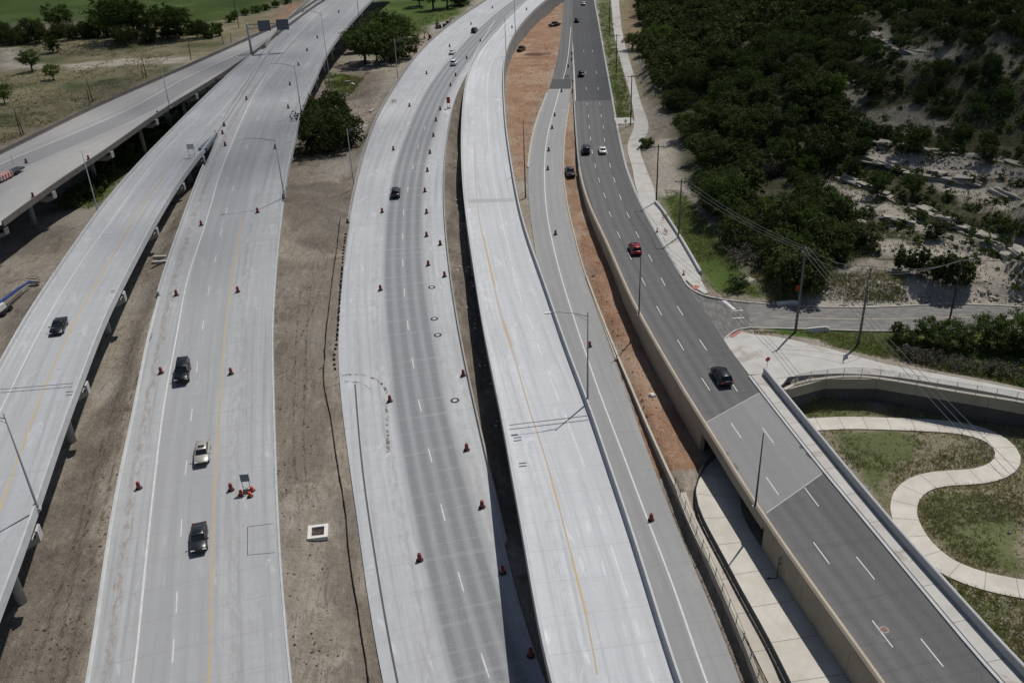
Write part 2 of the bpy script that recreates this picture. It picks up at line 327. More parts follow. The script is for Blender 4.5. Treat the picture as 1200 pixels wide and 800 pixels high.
# ------------------------------------------------------------------ road strips
zA = lambda y: 7.0
zB = table((50, 6.98), (110, 6.68), (165, 6.38), (230, 6.9), (300, 7.7), (400, 8.8), (480, 9.4), (800, 9.8))
zC = table((0, 7), (60, 7.0), (110, 6.7), (165, 6.4), (230, 5.2), (300, 3.6), (450, 1.5), (600, .4), (800, 0))
zD = table((0, 2.5), (95, 2.2), (300, .5), (500, -.8), (800, -2))
zE = table((0, 2.5), (95, 2.2), (200, 2.4), (300, 2.8), (400, 3.6), (500, 4.2), (600, 4.6), (800, 5))
zF = table((0, -3), (100, -3), (200, -3.6), (400, -5), (800, -5))
zH = table((0, -3), (100, -3), (200, -2.4), (300, -1.2), (350, -.8), (400, -.5), (440, -.25), (500, 0), (800, .3))
ROADS = []
class Strip:
    def __init__(s, name, L, Rr, zf, ref=None, ds=2.5, across=8, sm=4, wsm=6, grade=lambda y: True, thick=.25, lblend=4.0, rblend=4.0, sink=.16, insl=0.0, insr=0.0, rbf_=None):
        L = resample(trace(L, zf), ds); L = smooth(L, sm); Rw = trace(Rr, zf); Rw = np.vstack([Rw, Rw[-1]+(Rw[-1]-Rw[-2])*60]); Rw = np.vstack([Rw[0]+(Rw[0]-Rw[1])*60, Rw])
        T = np.gradient(L[:, :2], axis=0); T /= np.linalg.norm(T, axis=1)[:, None]; T = smooth(T, 2); T /= np.linalg.norm(T, axis=1)[:, None]
        N = np.stack([T[:, 1], -T[:, 0]], 1)          # to the right of travel along the trace
        w = np.full(len(L), np.nan); zr = np.full(len(L), np.nan); A = Rw[:-1, :2]; B = Rw[1:, :2]; E_ = B-A
        for i in range(len(L)):
            p = L[i, :2]; n = N[i]; den = n[0]*E_[:, 1]-n[1]*E_[:, 0]
            with np.errstate(all='ignore'):
                q = A-p; t = (q[:, 0]*E_[:, 1]-q[:, 1]*E_[:, 0])/den; u = (q[:, 0]*n[1]-q[:, 1]*n[0])/den
            ok = (u >= 0) & (u <= 1) & (t > .3) & (t < 60)
            if ok.any():
                k = np.where(ok)[0][np.argmin(t[ok])]; w[i] = t[k]; zr[i] = Rw[k, 2]+(Rw[k+1, 2]-Rw[k, 2])*u[k]
        g = ~np.isnan(w); idx = np.arange(len(L)); w = np.interp(idx, idx[g], w[g]); zr = np.interp(idx, idx[g], zr[g])
        w = smooth(w, wsm); zr = smooth(zr, wsm)
        s.L, s.T, s.N, s.w, s.zr = L, T, N, w, zr
        s.Rt = np.c_[L[:, :2]+N*w[:, None], zr]
        s.al = np.r_[0, np.cumsum(np.linalg.norm(np.diff(L[:, :2], axis=0), axis=1))]
        s.name = name; s.across = across; s.thick = thick
        s.py = np.array([pix((s.L[i]+s.Rt[i])/2)[1] for i in range(len(L))])
        s.onground = np.array([grade(y) for y in s.py]); s.lb, s.rb, s.sink = lblend, rblend, sink
        s.ref = None; s.insl = insl; s.insr = insr; s.rbv = np.array([rbf_(y) for y in s.py]) if rbf_ else None
        V, F = s.grid(); s.bvh = BVHTree.FromPolygons([Vector(v) for v in V], [tuple(f) for f in F]); s.wide()
        if ref is not None:                            # lateral position of the reference line at each station
            pl = s.cast_line(ref); s.ref = s.lateral(pl)
        ROADS.append(s)
    def grid(s):
        k = s.across; f = np.linspace(0, 1, k+1)
        V = (s.L[:, None, :]*(1-f)[None, :, None]+s.Rt[:, None, :]*f[None, :, None]).reshape(-1, 3)
        n = len(s.L); F = []
        for i in range(n-1):
            for j in range(k):
                a = i*(k+1)+j; F.append((a, a+1, a+k+2, a+k+1))
        return V, F
    def wide(s, e=4.0):
        V = []; n = len(s.L)
        for i in range(n): d = np.r_[s.N[i], 0]*e; V += [s.L[i]-d, s.L[i], s.Rt[i], s.Rt[i]+d]
        s.bvhx = BVHTree.FromPolygons([Vector(v) for v in V], [(4*i+k, 4*i+k+1, 4*i+k+5, 4*i+k+4) for i in range(n-1) for k in range(3)])
    def lateral(s, pl):
        pl = np.asarray(pl); A = pl[:-1, :2]; E_ = pl[1:, :2]-A; out = np.full(len(s.L), np.nan)
        for i in range(len(s.L)):
            p = s.L[i, :2]; n = s.N[i]
            with np.errstate(all='ignore'):
                den = n[0]*E_[:, 1]-n[1]*E_[:, 0]; q = A-p; t = (q[:, 0]*E_[:, 1]-q[:, 1]*E_[:, 0])/den; u = (q[:, 0]*n[1]-q[:, 1]*n[0])/den
            ok = (u >= -.001) & (u <= 1.001) & (t > -3) & (t < 60)
            if ok.any(): out[i] = t[np.where(ok)[0][0]]
        g = ~np.isnan(out); idx = np.arange(len(out))
        return smooth(np.interp(idx, idx[g], out[g]), 2)
    def mesh(s, name, mat, i0=0, i1=None, lift=0.0):
        V, F = s.grid(); k = s.across; n = len(s.L); i1 = n if i1 is None else i1
        V = V.reshape(n, k+1, 3)[i0:i1].reshape(-1, 3).copy(); m = i1-i0; V[:, 2] += lift
        F = [(i*(k+1)+j, i*(k+1)+j+1, (i+1)*(k+1)+j+1, (i+1)*(k+1)+j) for i in range(m-1) for j in range(k)]
        me = fastmesh(name, V, np.array(F)[:, ::-1].copy(), mat, True)
        uv = me.uv_layers.new(name='UVMap'); f = np.linspace(0, 1, k+1)
        ref = s.ref if s.ref is not None else s.w*.5
        U = (f[None, :]*s.w[i0:i1, None]-ref[i0:i1, None]).ravel(); A = np.repeat(s.al[i0:i1], k+1)
        vi = np.zeros(len(me.loops), np.int32); me.loops.foreach_get('vertex_index', vi)
        uv.data.foreach_set('uv', np.c_[U[vi], A[vi]].astype(np.float32).ravel()); return me
    def cast(s, x, y):
        d = Vector(ray(x, y)).normalized(); h = s.bvh.ray_cast(Vector(CP), d)
        return np.array(h[0]) if h[0] is not None else None
    def cast_line(s, pts):
        out = []
        for p in pts:
            h = s.bvhx.ray_cast(Vector(CP), Vector(ray(*p)).normalized())
            if h[0] is not None: out.append(np.array(h[0]))
        return catmull(out)
    def z(s, x, y, d=0.0):
        h = s.bvh.ray_cast(Vector((x, y, 60)), Vector((0, 0, -1)))
        return h[0].z if h[0] is not None else d
    def side(s, left=True, sub=None):
        P_ = s.L if left else s.Rt; N = -s.N if left else s.N
        if sub is not None: P_, N = P_[sub], N[sub]
        return P_, N
    def paint(s, pts, width, mat, name='edge_line', parent=None, lift=.008):
        pl = resample(s.cast_line(pts), 2.0); pl = smooth(pl, 3); T = np.gradient(pl[:, :2], axis=0); T /= np.linalg.norm(T, axis=1)[:, None]; N = np.stack([T[:, 1], -T[:, 0]], 1)
        V = []
        for p, n in zip(pl, N):
            for q in (-.5, .5):
                x, y = p[0]+n[0]*width*q, p[1]+n[1]*width*q; V.append((x, y, s.z(x, y, p[2])+lift))
        F = [(2*i, 2*i+1, 2*i+3, 2*i+2) for i in range(len(pl)-1)]
        return link(name, fastmesh(name, np.array(V), np.array(F)[:, ::-1].copy()), mat, parent)
    def dash(s, x, y, parent, mat, length=3.05, width=.13, name='lane_dash', turn=0.0, lift=.008, slant=None):
        h = s.bvhx.ray_cast(Vector(CP), Vector(ray(x, y)).normalized())
        if h[0] is None: return None
        c = np.array(h[0])
        i = int(np.argmin(np.linalg.norm((s.L+s.Rt)[:, :2]/2-c[:2], axis=1))); t = s.T[i]; t = t/np.linalg.norm(t)
        a = math.atan2(t[1], t[0])+turn; t = np.array([math.cos(a), math.sin(a)]); n = np.array([t[1], -t[0]]); V = []
        for u in (-.5, -.17, .17, .5):
            for q in (-.5, .5):
                X, Y = c[0]+t[0]*u*length+n[0]*q*width, c[1]+t[1]*u*length+n[1]*q*width; V.append((X, Y, s.z(X, Y, c[2])+lift))
        F = [(2*k+1, 2*k, 2*k+2, 2*k+3) for k in range(3)]
        return link(name, fastmesh(name, np.array(V), np.array(F)), mat, parent)
PARAPET = [(-.02, -.05), (.02, .10), (.14, .30), (.20, .86), (.42, .86), (.46, -.30), (-.02, -.30)]
def parapet(st, left, sub, mat, name, parent, h=.86, slab=True):
    p, n = st.side(left, sub); prof = [(a, z*h/.86 if z > 0 else z) for a, z in PARAPET]
    return MB().sweep(p, n, prof).build(name, mat, parent)

# traces (survey pixels; each lies at the height of its own deck)
A = Strip('bridge_deck', [(-160, 262), (-60, 211), (0, 182), (50, 157), (120, 123), (175, 99), (225, 77), (300, 43), (333, 27), (362, 8), (385, -8)],
          [(-160, 350), (-60, 299), (0, 265), (47, 230), (92, 200), (140, 167), (185, 135), (255, 92), (300, 61), (336, 32), (372, 6), (395, -8)], zA, ref=[(-60, 222), (0, 192), (75, 161), (150, 128), (217, 91), (295, 55), (330, 32)], grade=lambda y: False)
B = Strip('bridge_deck', [(-420, 1250), (-250, 920), (-140, 700), (-70, 560), (0, 440), (24, 393), (80, 306), (125, 242), (160, 200), (205, 153), (240, 118), (266, 93), (288, 73), (304, 58)],
          [(-260, 1400), (-130, 1060), (-60, 860), (0, 708), (42, 598), (80, 480), (111, 400), (175, 272), (220, 200), (249, 164), (266, 139), (280, 117), (295, 94), (306, 75), (318, 58)], zB, ref=[(0, 597), (22, 535), (50, 460), (76, 400), (135, 294), (155, 260), (197, 200), (222, 165)], grade=lambda y: False)
C = Strip('freeway_roadway', [(82, 930), (106, 797), (120, 700), (135, 598), (160, 475), (175, 398), (197, 317), (215, 265), (237, 205), (250, 176), (262, 142), (275, 119), (290, 96), (302, 74), (311, 57), (323, 41), (337, 25), (352, 11), (372, -6), (392, -22)],
          [(352, 930), (336, 797), (325, 662), (321, 560), (318, 470), (317, 397), (320, 335), (325, 282), (331, 230), (337, 197), (342, 175), (352, 132), (367, 97), (382, 65), (400, 40), (436, 0), (460, -22)], zC,
          ref=[(203, 760), (207, 705), (218, 547.5), (224.5, 485.5), (231, 430), (238, 380.5), (244.5, 341), (252.5, 303), (259, 272), (265.5, 247), (273, 221), (289, 172), (302, 139), (322, 105), (350, 66), (405, 5)], grade=lambda y: y > 238, across=12, sm=2, wsm=3)
D = Strip('freeway_roadway', [(478, 930), (448, 797), (433, 720), (426, 660), (416, 590), (404, 505), (397, 440), (396, 397), (400, 340), (406, 287), (412, 247), (425, 190), (440, 145), (462, 105), (490, 65), (525, 32), (575, -2), (610, -24)],
          [(690, 930), (648, 830), (628, 770), (607, 700), (592, 645), (580, 590), (566, 530), (551, 460), (539, 400), (526, 325), (520, 262), (519, 200), (525, 150), (532, 117), (543, 94), (562, 62), (590, 25), (612, 4), (640, -20)], zD,
          ref=[(605, 890), (568.5, 779), (540, 681), (519, 600), (504, 533), (492, 475), (484, 425), (478, 381), (474, 343), (472, 308), (472, 277), (475, 230), (483, 185), (498, 140), (520, 95), (560, 45), (600, 8)], across=12, lblend=3, rblend=3)
Es = Strip('ramp_deck', [(690, 930), (646, 797), (625, 667), (610, 598), (599, 530), (585, 462), (571, 397), (555, 300), (547, 245), (543, 197), (543, 140), (548, 96), (558, 68), (585, 34), (608, 10), (640, -18)],
           [(838, 930), (794, 797), (762, 702), (726, 597), (695, 500), (682, 465), (657, 400), (640, 345), (617, 285), (604, 232), (597, 190), (592, 155), (589, 105), (590, 75), (599, 46), (617, 22), (640, 1), (668, -18)], zE,
           ref=[(775, 840), (750, 747), (726, 670), (704, 600), (673, 515), (648, 450), (621, 376), (599, 305), (585, 242), (576, 197), (571, 125), (573, 85), (590, 45), (625, 0)], grade=lambda y: y < 300, across=10, lblend=.01, rblend=.01, insl=1.2, insr=1.8)
F = Strip('exit_ramp', [(762, 930), (735, 830), (700, 720), (665, 600), (648, 500), (640, 420), (634, 345), (627, 290), (621, 250), (619, 215), (620, 190), (627, 150), (645, 100), (654, 65), (659, 25), (661, -10)],
          [(912, 930), (869, 797), (840, 725), (812, 660), (788, 602), (770, 558), (750, 500), (730, 450), (712, 400), (683, 322), (665, 248), (659, 205), (662, 150), (668, 112), (671, 60), (671, 25), (671, -10)], zF,
          ref=[(870, 900), (827, 797), (787, 680), (755, 598), (736, 547), (707, 472), (681, 398), (666, 352), (655, 315), (641, 250), (638, 197), (641, 162), (649, 130), (656, 105), (664, 77), (667, 40)], across=8, lblend=1.5, rblend=1.3)
H = Strip('frontage_road', [(1110, 905), (1031, 797), (962, 698), (901, 616), (861, 550), (827, 497), (796, 449), (767, 397), (751, 371), (726, 317), (711, 282), (693, 245), (681, 203), (677, 165), (674, 122), (672, 60), (671, 0), (671, -20)],
          [(1275, 905), (1170, 797), (1075, 685), (1003, 598), (963, 550), (900, 470), (877, 440), (852, 403), (829, 370), (808, 338), (797, 322), (775, 287), (750, 238), (734, 200), (722, 147), (716, 112), (707, 62), (700, 22), (696, 0), (694, -20)], zH,
          ref=[(1100, 830), (1034, 742), (962.5, 647.5), (905, 569), (862.5, 504), (827, 450), (797.5, 404), (772.5, 364), (754, 330), (738, 300), (725, 275), (715, 251), (709, 229), (697.5, 194), (691, 160), (688, 122), (684, 70), (680, 10)], across=10, lblend=.01, rblend=3.0, grade=lambda y: not (488 < y < 612), insl=1.3, rbf_=lambda y: 3.0 if y < 445 else .05)
HS = Strip('overpass_sidewalk', [(1255, 885), (1170, 797), (1075, 685), (1003, 598), (963, 550), (900, 470), (877, 440)],
           [(1290, 885), (1199, 793), (1110, 696), (1024, 598), (985, 550), (918, 468), (893, 437)], lambda y: zH(y)+.15, sm=1, wsm=2, across=3, lblend=.05, rblend=.01, insr=.9, grade=lambda y: not (488 < y < 600))
# foot and side ways
z_st = lambda y: -.72
ST = Strip('side_street', [(880, 355), (900, 357), (975, 361), (1030, 361), (1087, 357.5), (1150, 357.5), (1199, 360), (1290, 367)],
           [(878, 384), (900, 384), (980, 386), (1035, 388), (1100, 386), (1147, 384), (1199, 384), (1290, 390)], z_st, sm=2, wsm=2, ref=[(840, 352), (900, 357.5), (975, 361.5), (1030, 361.5), (1150, 358), (1199, 360.5)])
zW = lambda y: zH(y)+.14
WK = Strip('sidewalk', [(826, 344), (808, 333), (798, 318), (776, 284), (751, 236), (744, 215), (741, 197), (735, 172), (743, 147), (740, 117), (730, 82), (720, 42), (716, 0), (713, -20)],
           [(830, 343), (826, 336), (819, 319), (793, 277), (770, 240), (767, 222), (757, 197), (750, 173), (760, 151), (750, 117), (741, 82), (730, 42), (725, 0), (722, -20)], zW, sm=1, wsm=1)
zW2 = table((380, -.45), (440, -.40), (470, -.4))
WR = Strip('shared_use_path', [(850, 398), (880, 391), (912, 394), (937, 400), (975, 409), (1040, 427), (1100, 438), (1199, 457), (1290, 478)],
           [(880, 440), (915, 447), (925, 444), (962, 438), (1000, 434), (1062, 443), (1125, 453), (1199, 467), (1290, 487)], zW2, sm=1, wsm=2, rblend=.02, insr=.6)
zS = table((480, -4.6), (600, -4.4), (700, -4.0))
SP_C = [(905, 498), (945, 497.5), (987, 495), (1040, 496), (1087, 498), (1125, 501), (1155, 508), (1176, 521), (1183, 536), (1172, 550), (1145, 558), (1110, 559.5), (1082, 564), (1063, 578), (1058, 597), (1066, 620), (1090, 650), (1120, 669), (1160, 682), (1215, 692), (1290, 700)]
class WStrip(Strip):
    def __init__(s, name, centre, width, across=2, lblend=2.5, rblend=2.5, sink=.12, ds=1.6):
        c = resample(centre, ds); c = smooth(c, 1); T = np.gradient(c[:, :2], axis=0); T /= np.linalg.norm(T, axis=1)[:, None]; N = np.stack([T[:, 1], -T[:, 0]], 1)
        w = np.full(len(c), float(width)); s.T, s.N, s.w = T, N, w
        s.L = np.c_[c[:, :2]-N*width/2, c[:, 2]]; s.Rt = np.c_[c[:, :2]+N*width/2, c[:, 2]]; s.zr = c[:, 2]
        s.al = np.r_[0, np.cumsum(np.linalg.norm(np.diff(c[:, :2], axis=0), axis=1))]
        s.name = name; s.across = across; s.ref = None; s.py = np.array([pix(p)[1] for p in c]); s.onground = np.ones(len(c), bool); s.lb, s.rb, s.sink = lblend, rblend, sink; s.insl = s.insr = 0.0; s.rbv = None
        V, F_ = s.grid(); s.bvh = BVHTree.FromPolygons([Vector(v) for v in V], [tuple(f) for f in F_]); s.wide(); ROADS.append(s)
SP = WStrip('winding_footpath', trace(SP_C, zS), 3.0)
UP_ = Strip('underpass_path', [(945, 850), (897, 752), (865, 695), (842, 650), (830, 630), (819, 607), (813, 588), (816, 566), (828, 545), (850, 528), (905, 505)],
            [(1085, 880), (1030, 836), (962, 738), (908, 664), (893, 645), (880, 622), (868, 596), (872, 570), (890, 548), (920, 517), (940, 509)], lambda y: float(np.interp(y, [500, 560, 620], [-4.5, -3.9, -3.5])), sm=1, wsm=2, across=4, lblend=1, rblend=.5)
# low wall between the exit ramp and the dirt / path, from the ramp's right edge
iF = [i for i in range(len(F.L)) if pix(F.Rt[i])[1] > 318]
fw_h = table((300, .35), (420, .5), (500, 1.0), (590, 1.75), (900, 1.9))
fw_base = np.array([np.r_[F.Rt[i, :2]+F.N[i]*np.interp(pix(F.Rt[i])[1], [320, 420, 590], [.15, .5, 1.15]), F.Rt[i, 2]] for i in iF])
fw_n = np.array([F.N[i] for i in iF]); fw_top = np.array([fw_h(pix(F.Rt[i])[1]) for i in iF])
LG = Strip('wall_ledge', [(1005, 905), (930, 850), (884, 765), (851, 703), (830, 658), (812, 625), (800, 595), (793, 577)],
           [(1012, 900), (940, 845), (894, 752), (862, 695), (839, 650), (827, 630), (815, 606), (808, 588)], lambda y: -3.32, sm=1, wsm=1, across=2, lblend=.01, rblend=.5, sink=.1, insl=1.3)

# ------------------------------------------------------------------ terrain height
ctrl = []
def cp(*pts):
    for x, y, z in pts: ctrl.append(tuple(P(x, y, z)))
cp((-250, 60, -2), (0, 20, -2), (120, 15, -2), (250, 10, -2), (340, 5, -2), (0, 60, -1.5), (0, 100, -1.5), (0, 150, -1), (60, 60, -1.5), (120, 60, -1.5), (180, 60, -1.5), (240, 45, -1.5), (-200, 200, -1), (60, 120, -1.2))
cp((110, 185, -3), (150, 165, -3), (60, 240, -2.0), (30, 255, -1.8), (100, 240, -2), (0, 310, -.5), (60, 300, -.8), (0, 370, -.2), (-100, 300, -.5), (-100, 420, 0), (20, 400, 0), (170, 140, -3), (200, 150, -3))
cp((0, 790, -.1), (40, 720, 0), (60, 640, 0), (100, 560, .1), (130, 480, .5), (150, 420, 1), (165, 370, 1.6), (185, 320, 2.4), (205, 270, 3.0), (220, 235, 3.0), (-60, 900, -.2), (90, 800, -.1), (-100, 700, 0), (-60, 500, .3))
cp((345, 240, 3.2), (350, 205, .5), (360, 190, -1), (380, 180, -1.5), (400, 130, -2), (420, 100, -2), (440, 70, -2), (470, 30, -2.5), (500, 10, -3), (400, 60, -3), (440, 10, -3), (480, 0, -3), (430, 140, -1), (450, 110, -.6), (410, 200, .3), (380, 230, 1.2), (360, 280, 2.2), (385, 300, .8), (350, 400, 1.4), (375, 500, .3), (340, 600, .3), (400, 700, -.8), (350, 790, -.2), (400, 60, -3))
cp((533, 180, .6), (532, 250, .3), (540, 330, -.4), (560, 420, -1.0), (590, 520, -1.6), (610, 600, -1.9))
cp((612, 100, -3.3), (625, 60, -3.2), (605, 170, -3.5), (608, 210, -3.8), (640, 40, -3.2), (650, 10, -3.2), (615, 260, -4.2))
cp((665, 170, -3.4), (664, 200, -3.6), (672, 240, -3.9), (690, 300, -4.3), (710, 360, -4.5), (735, 420, -4.4), (760, 480, -4.1), (790, 540, -3.7), (805, 560, -3.6), (775, 520, -4.0), (830, 545, -4.1), (840, 520, -4.3), (860, 545, -4.4))
cp((712, 60, -2.9), (730, 130, -2.6), (745, 10, -2.5), (760, 60, -2.2), (770, 120, -1.8), (770, 180, -1.4), (780, 220, -1.3), (800, 260, -1.0), (830, 300, -.6), (860, 340, -.5), (870, 300, .4), (850, 240, .6), (820, 180, .2), (830, 120, 1), (800, 60, 0), (900, 340, 0), (940, 340, .4), (880, 270, 1.2))
cp((1000, 340, .8), (1100, 340, 1.2), (1199, 340, 1.5), (1000, 300, 2.5), (1100, 300, 3.2), (1200, 290, 4), (960, 240, 4), (1050, 250, 5), (1200, 230, 8), (900, 200, 4), (1000, 180, 8), (1100, 180, 10), (1200, 170, 12), (900, 100, 9), (1000, 100, 14), (1100, 100, 17), (1200, 100, 20), (850, 50, 7), (900, 20, 12), (1000, 20, 20), (1100, 20, 25), (1200, 20, 30), (1350, 200, 16), (1350, 50, 38), (1350, 330, 6))
cp((950, 392, -.75), (1000, 400, -.8), (1060, 412, -.8), (1120, 415, -.9), (1199, 420, -1), (1120, 395, -.8), (1260, 430, -1))
cp((935, 472, -3.9), (1000, 468, -3.9), (1060, 472, -3.9), (1125, 482, -3.9), (1199, 492, -3.9), (1260, 510, -3.8), (1000, 530, -4.2), (1100, 530, -4.2), (980, 560, -4.2), (1040, 540, -4.3), (1150, 620, -3.9), (1199, 620, -3.7), (1130, 700, -4), (1170, 730, -3.8), (1199, 760, -3.6), (1020, 590, -4.3), (1199, 560, -4), (1260, 640, -3.6), (1300, 800, -3.4), (1060, 640, -4.2), (1110, 685, -4.1))
for X, Y, Z in [(-900, 900, -2), (-500, 2500, 0), (0, 2500, 0), (900, 2500, 40), (1500, 900, 70), (-1200, 300, -2), (1200, 200, 40), (0, 900, -4), (200, 700, 8), (-300, 600, -2), (0, 20, -2), (-60, 20, -.5), (60, 20, -3.5), (-200, 30, 0), (200, 40, -3), (400, 500, 42), (600, 300, 40), (-500, 400, -2)]: ctrl.append((X, Y, Z))
ctrl = np.array(ctrl)
JUNC = [(787, 306), (797, 322), (806, 336), (814, 342), (827, 347.5), (850, 352), (868, 354.5), (886, 356.5), (886, 383), (878, 383), (865, 385.5), (853, 392.5), (847.5, 399), (854, 410), (869, 431), (860, 432), (835, 395), (800, 345), (780, 312)]
d_ = np.linalg.norm(ctrl[:, None, :2]-ctrl[None, :, :2], axis=2)
A_ = np.block([[-d_ - np.eye(len(ctrl))*.6, np.ones((len(ctrl), 1))], [np.ones((1, len(ctrl))), np.zeros((1, 1))]])
wts = np.linalg.solve(A_, np.r_[ctrl[:, 2], 0])
def rbf(X):
    out = np.zeros(len(X))
    for k in range(0, len(X), 8000):
        q = X[k:k+8000]; out[k:k+8000] = -np.linalg.norm(q[:, None]-ctrl[None, :, :2], axis=2)@wts[:-1]+wts[-1]
    return out
def vnoise(X, scale, seed):
    """smooth value noise"""
    r = np.random.default_rng(seed).random((256, 256)); q = X*scale+1000; i = np.floor(q).astype(int); f = q-i; f = f*f*(3-2*f)
    a = r[i[:, 0] % 256, i[:, 1] % 256]; b = r[(i[:, 0]+1) % 256, i[:, 1] % 256]; c = r[i[:, 0] % 256, (i[:, 1]+1) % 256]; d = r[(i[:, 0]+1) % 256, (i[:, 1]+1) % 256]
    return (a*(1-f[:, 0])+b*f[:, 0])*(1-f[:, 1])+(c*(1-f[:, 0])+d*f[:, 0])*f[:, 1]
def fbm(X, scale, seed, octv=4): return sum(vnoise(X, scale*2**k, seed+k)/2**k for k in range(octv))/sum(1/2**k for k in range(octv))
def inpoly(px, py, poly):
    poly = np.array(poly, float); ins = np.zeros(len(px), bool); j = len(poly)-1
    for i in range(len(poly)):
        xi, yi = poly[i]; xj, yj = poly[j]
        with np.errstate(all='ignore'): c = ((yi > py) != (yj > py)) & (px < (xj-xi)*(py-yi)/(yj-yi)+xi)
        ins ^= c; j = i
    return ins

ang = np.linspace(R_(-56), R_(52), 330); rad = np.r_[np.linspace(22, 50, 26)[:-1], 50*np.exp(np.linspace(0, math.log(460/50), 300)), np.geomspace(480, 6000, 36)]
aa, rr = np.meshgrid(ang, rad); G = np.stack([np.sin(aa).ravel()*rr.ravel(), np.cos(aa).ravel()*rr.ravel()], 1)
gz = rbf(G)
gp = np.array([pix((G[i, 0], G[i, 1], gz[i])) for i in range(len(G))])
gpx, gpy = gp[:, 0], gp[:, 1]
jx = (fbm(G, .12, 40)-.5)*2; jy = (fbm(G, .12, 60)-.5)*2
qs = 900.0/np.maximum(rr.ravel(), 60)            # pixels per ~ metre, so that edges wander by metres
wx, wy = gpx+jx*3.0*qs*.9, gpy+jy*3.0*qs*.5
PALE = [[(1000, 255), (1030, 272), (1100, 282), (1200, 300), (1260, 320), (1260, 345), (1200, 338), (1130, 330), (1060, 300), (1020, 290)],
        [(955, 205), (990, 212), (1040, 240), (1090, 262), (1140, 275), (1200, 292), (1200, 300), (1130, 285), (1060, 265), (1000, 240), (960, 222)],
        [(1085, 195), (1120, 208), (1200, 222), (1260, 235), (1260, 262), (1200, 250), (1140, 235), (1095, 215)],
        [(1012, 170), (1060, 178), (1130, 185), (1200, 200), (1200, 215), (1130, 205), (1080, 195), (1030, 190)],
        [(1010, 45), (1035, 30), (1060, 55), (1090, 52), (1135, 58), (1120, 72), (1080, 80), (1050, 70)],
        [(1160, 40), (1180, 50), (1195, 75), (1200, 95), (1180, 90), (1168, 65)],
        [(975, 120), (1000, 95), (1020, 110), (1010, 130), (1060, 120), (1120, 150), (1060, 160), (1000, 140)]]
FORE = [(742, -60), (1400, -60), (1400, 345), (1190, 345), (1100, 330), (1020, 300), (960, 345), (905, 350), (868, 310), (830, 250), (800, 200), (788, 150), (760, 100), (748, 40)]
def m(*polys):
    o = np.zeros(len(G), bool)
    for p in polys: o |= inpoly(wx, wy, p)
    return o.astype(float)
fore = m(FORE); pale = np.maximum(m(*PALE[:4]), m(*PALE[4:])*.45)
pale = np.maximum(pale, m([(945, 345), (1000, 335), (1060, 332), (1140, 336), (1260, 340), (1260, 362), (945, 358)]))
pale = np.maximum(pale, m([(75, 76), (120, 72), (190, 66), (220, 66), (212, 76), (150, 76), (90, 82)], [(0, 55), (20, 58), (25, 75), (60, 78), (58, 82), (0, 80)], [(768, 165), (786, 162), (795, 200), (800, 225), (778, 228), (770, 205)])*.9)
rocky = m(*PALE)*(rr.ravel() < 900)
t_ = gz/1.6; ter = (np.floor(t_)+np.clip((t_-np.floor(t_)-.72)/.28, 0, 1))*1.6
tw = np.clip(smooth(m([(930, 140), (1400, 120), (1400, 335), (1100, 325), (1000, 300), (940, 240)]).reshape(aa.shape), 2).ravel()*1.0, 0, 1)
gz = gz*(1-tw*.85)+ter*tw*.85+tw*(fbm(G, .25, 5)-.5)*.9
gz += (fbm(G, .09, 11)-.5)*np.interp(rr.ravel(), [60, 200, 500], [.25, .9, 2.0])*(1+fore*1.2)+(fbm(G, .7, 21, 2)-.5)*.16
# under and beside the strips the ground follows them
for pass_ in (0, 1):
  for s in ROADS:
      c = (s.L[:, :2]+s.Rt[:, :2])/2; lo, hi = c.min(0)-45, c.max(0)+45
      sel = np.where((G[:, 0] > lo[0]) & (G[:, 0] < hi[0]) & (G[:, 1] > lo[1]) & (G[:, 1] < hi[1]))[0]
      for k in range(0, len(sel), 4000):
          ii = sel[k:k+4000]; q = G[ii]; dd = np.linalg.norm(q[:, None]-c[None], axis=2); j = dd.argmin(1)
          rel = q-s.L[j, :2]; t = (rel*s.N[j]).sum(1); w = s.w[j]; along = np.abs(((q-c[j])*s.T[j]).sum(1))
          e = np.where(t < s.insl, s.insl-t, np.where(t > w-s.insr, t-w+s.insr, 0)); bl = np.where(t < w/2, s.lb, s.rb if s.rbv is None else s.rbv[j])
          fz = s.L[j, 2]+(s.zr[j]-s.L[j, 2])*np.clip(t/w, 0, 1)
          g = s.onground[j] & (along < 4)
          u = np.clip((e-np.where(bl > .3, .6, 0))/np.maximum(bl, .01), 0, 1); u = u*u*(3-2*u); tgt = (fz-s.sink-np.where(e <= .1, .04, -.05))*(1-u)+gz[ii]*u
          if pass_ == 0: gz[ii] = np.where(g & (e < bl+np.where(bl > .3, .6, 0)), np.minimum(tgt, np.where(e <= .1, fz-s.sink-.04, 1e9)), gz[ii])
          fi = s.onground[j] & (along < 4) & (t > -.3) & (t < w+.3); gz[ii] = np.where(fi, np.minimum(gz[ii], fz-.13), gz[ii])
          br = (~s.onground[j]) & (along < 4) & (e < 1.0); gz[ii] = np.where(br, np.minimum(gz[ii], fz-2.4), gz[ii])
for poly, cap in ((JUNC, -1.15), ([(847, 398), (866, 385), (880, 390), (937, 400), (934, 432), (918, 452), (905, 458), (880, 444)], -.95)):
    pw_ = np.array([P(x, y, -.6)[:2] for x, y in poly]); gz = np.where(inpoly(G[:, 0], G[:, 1], pw_), np.minimum(gz, cap), gz)
cov = {k: np.zeros(len(G)) for k in ('grass', 'red', 'pale', 'dark', 'dry', 'mud')}
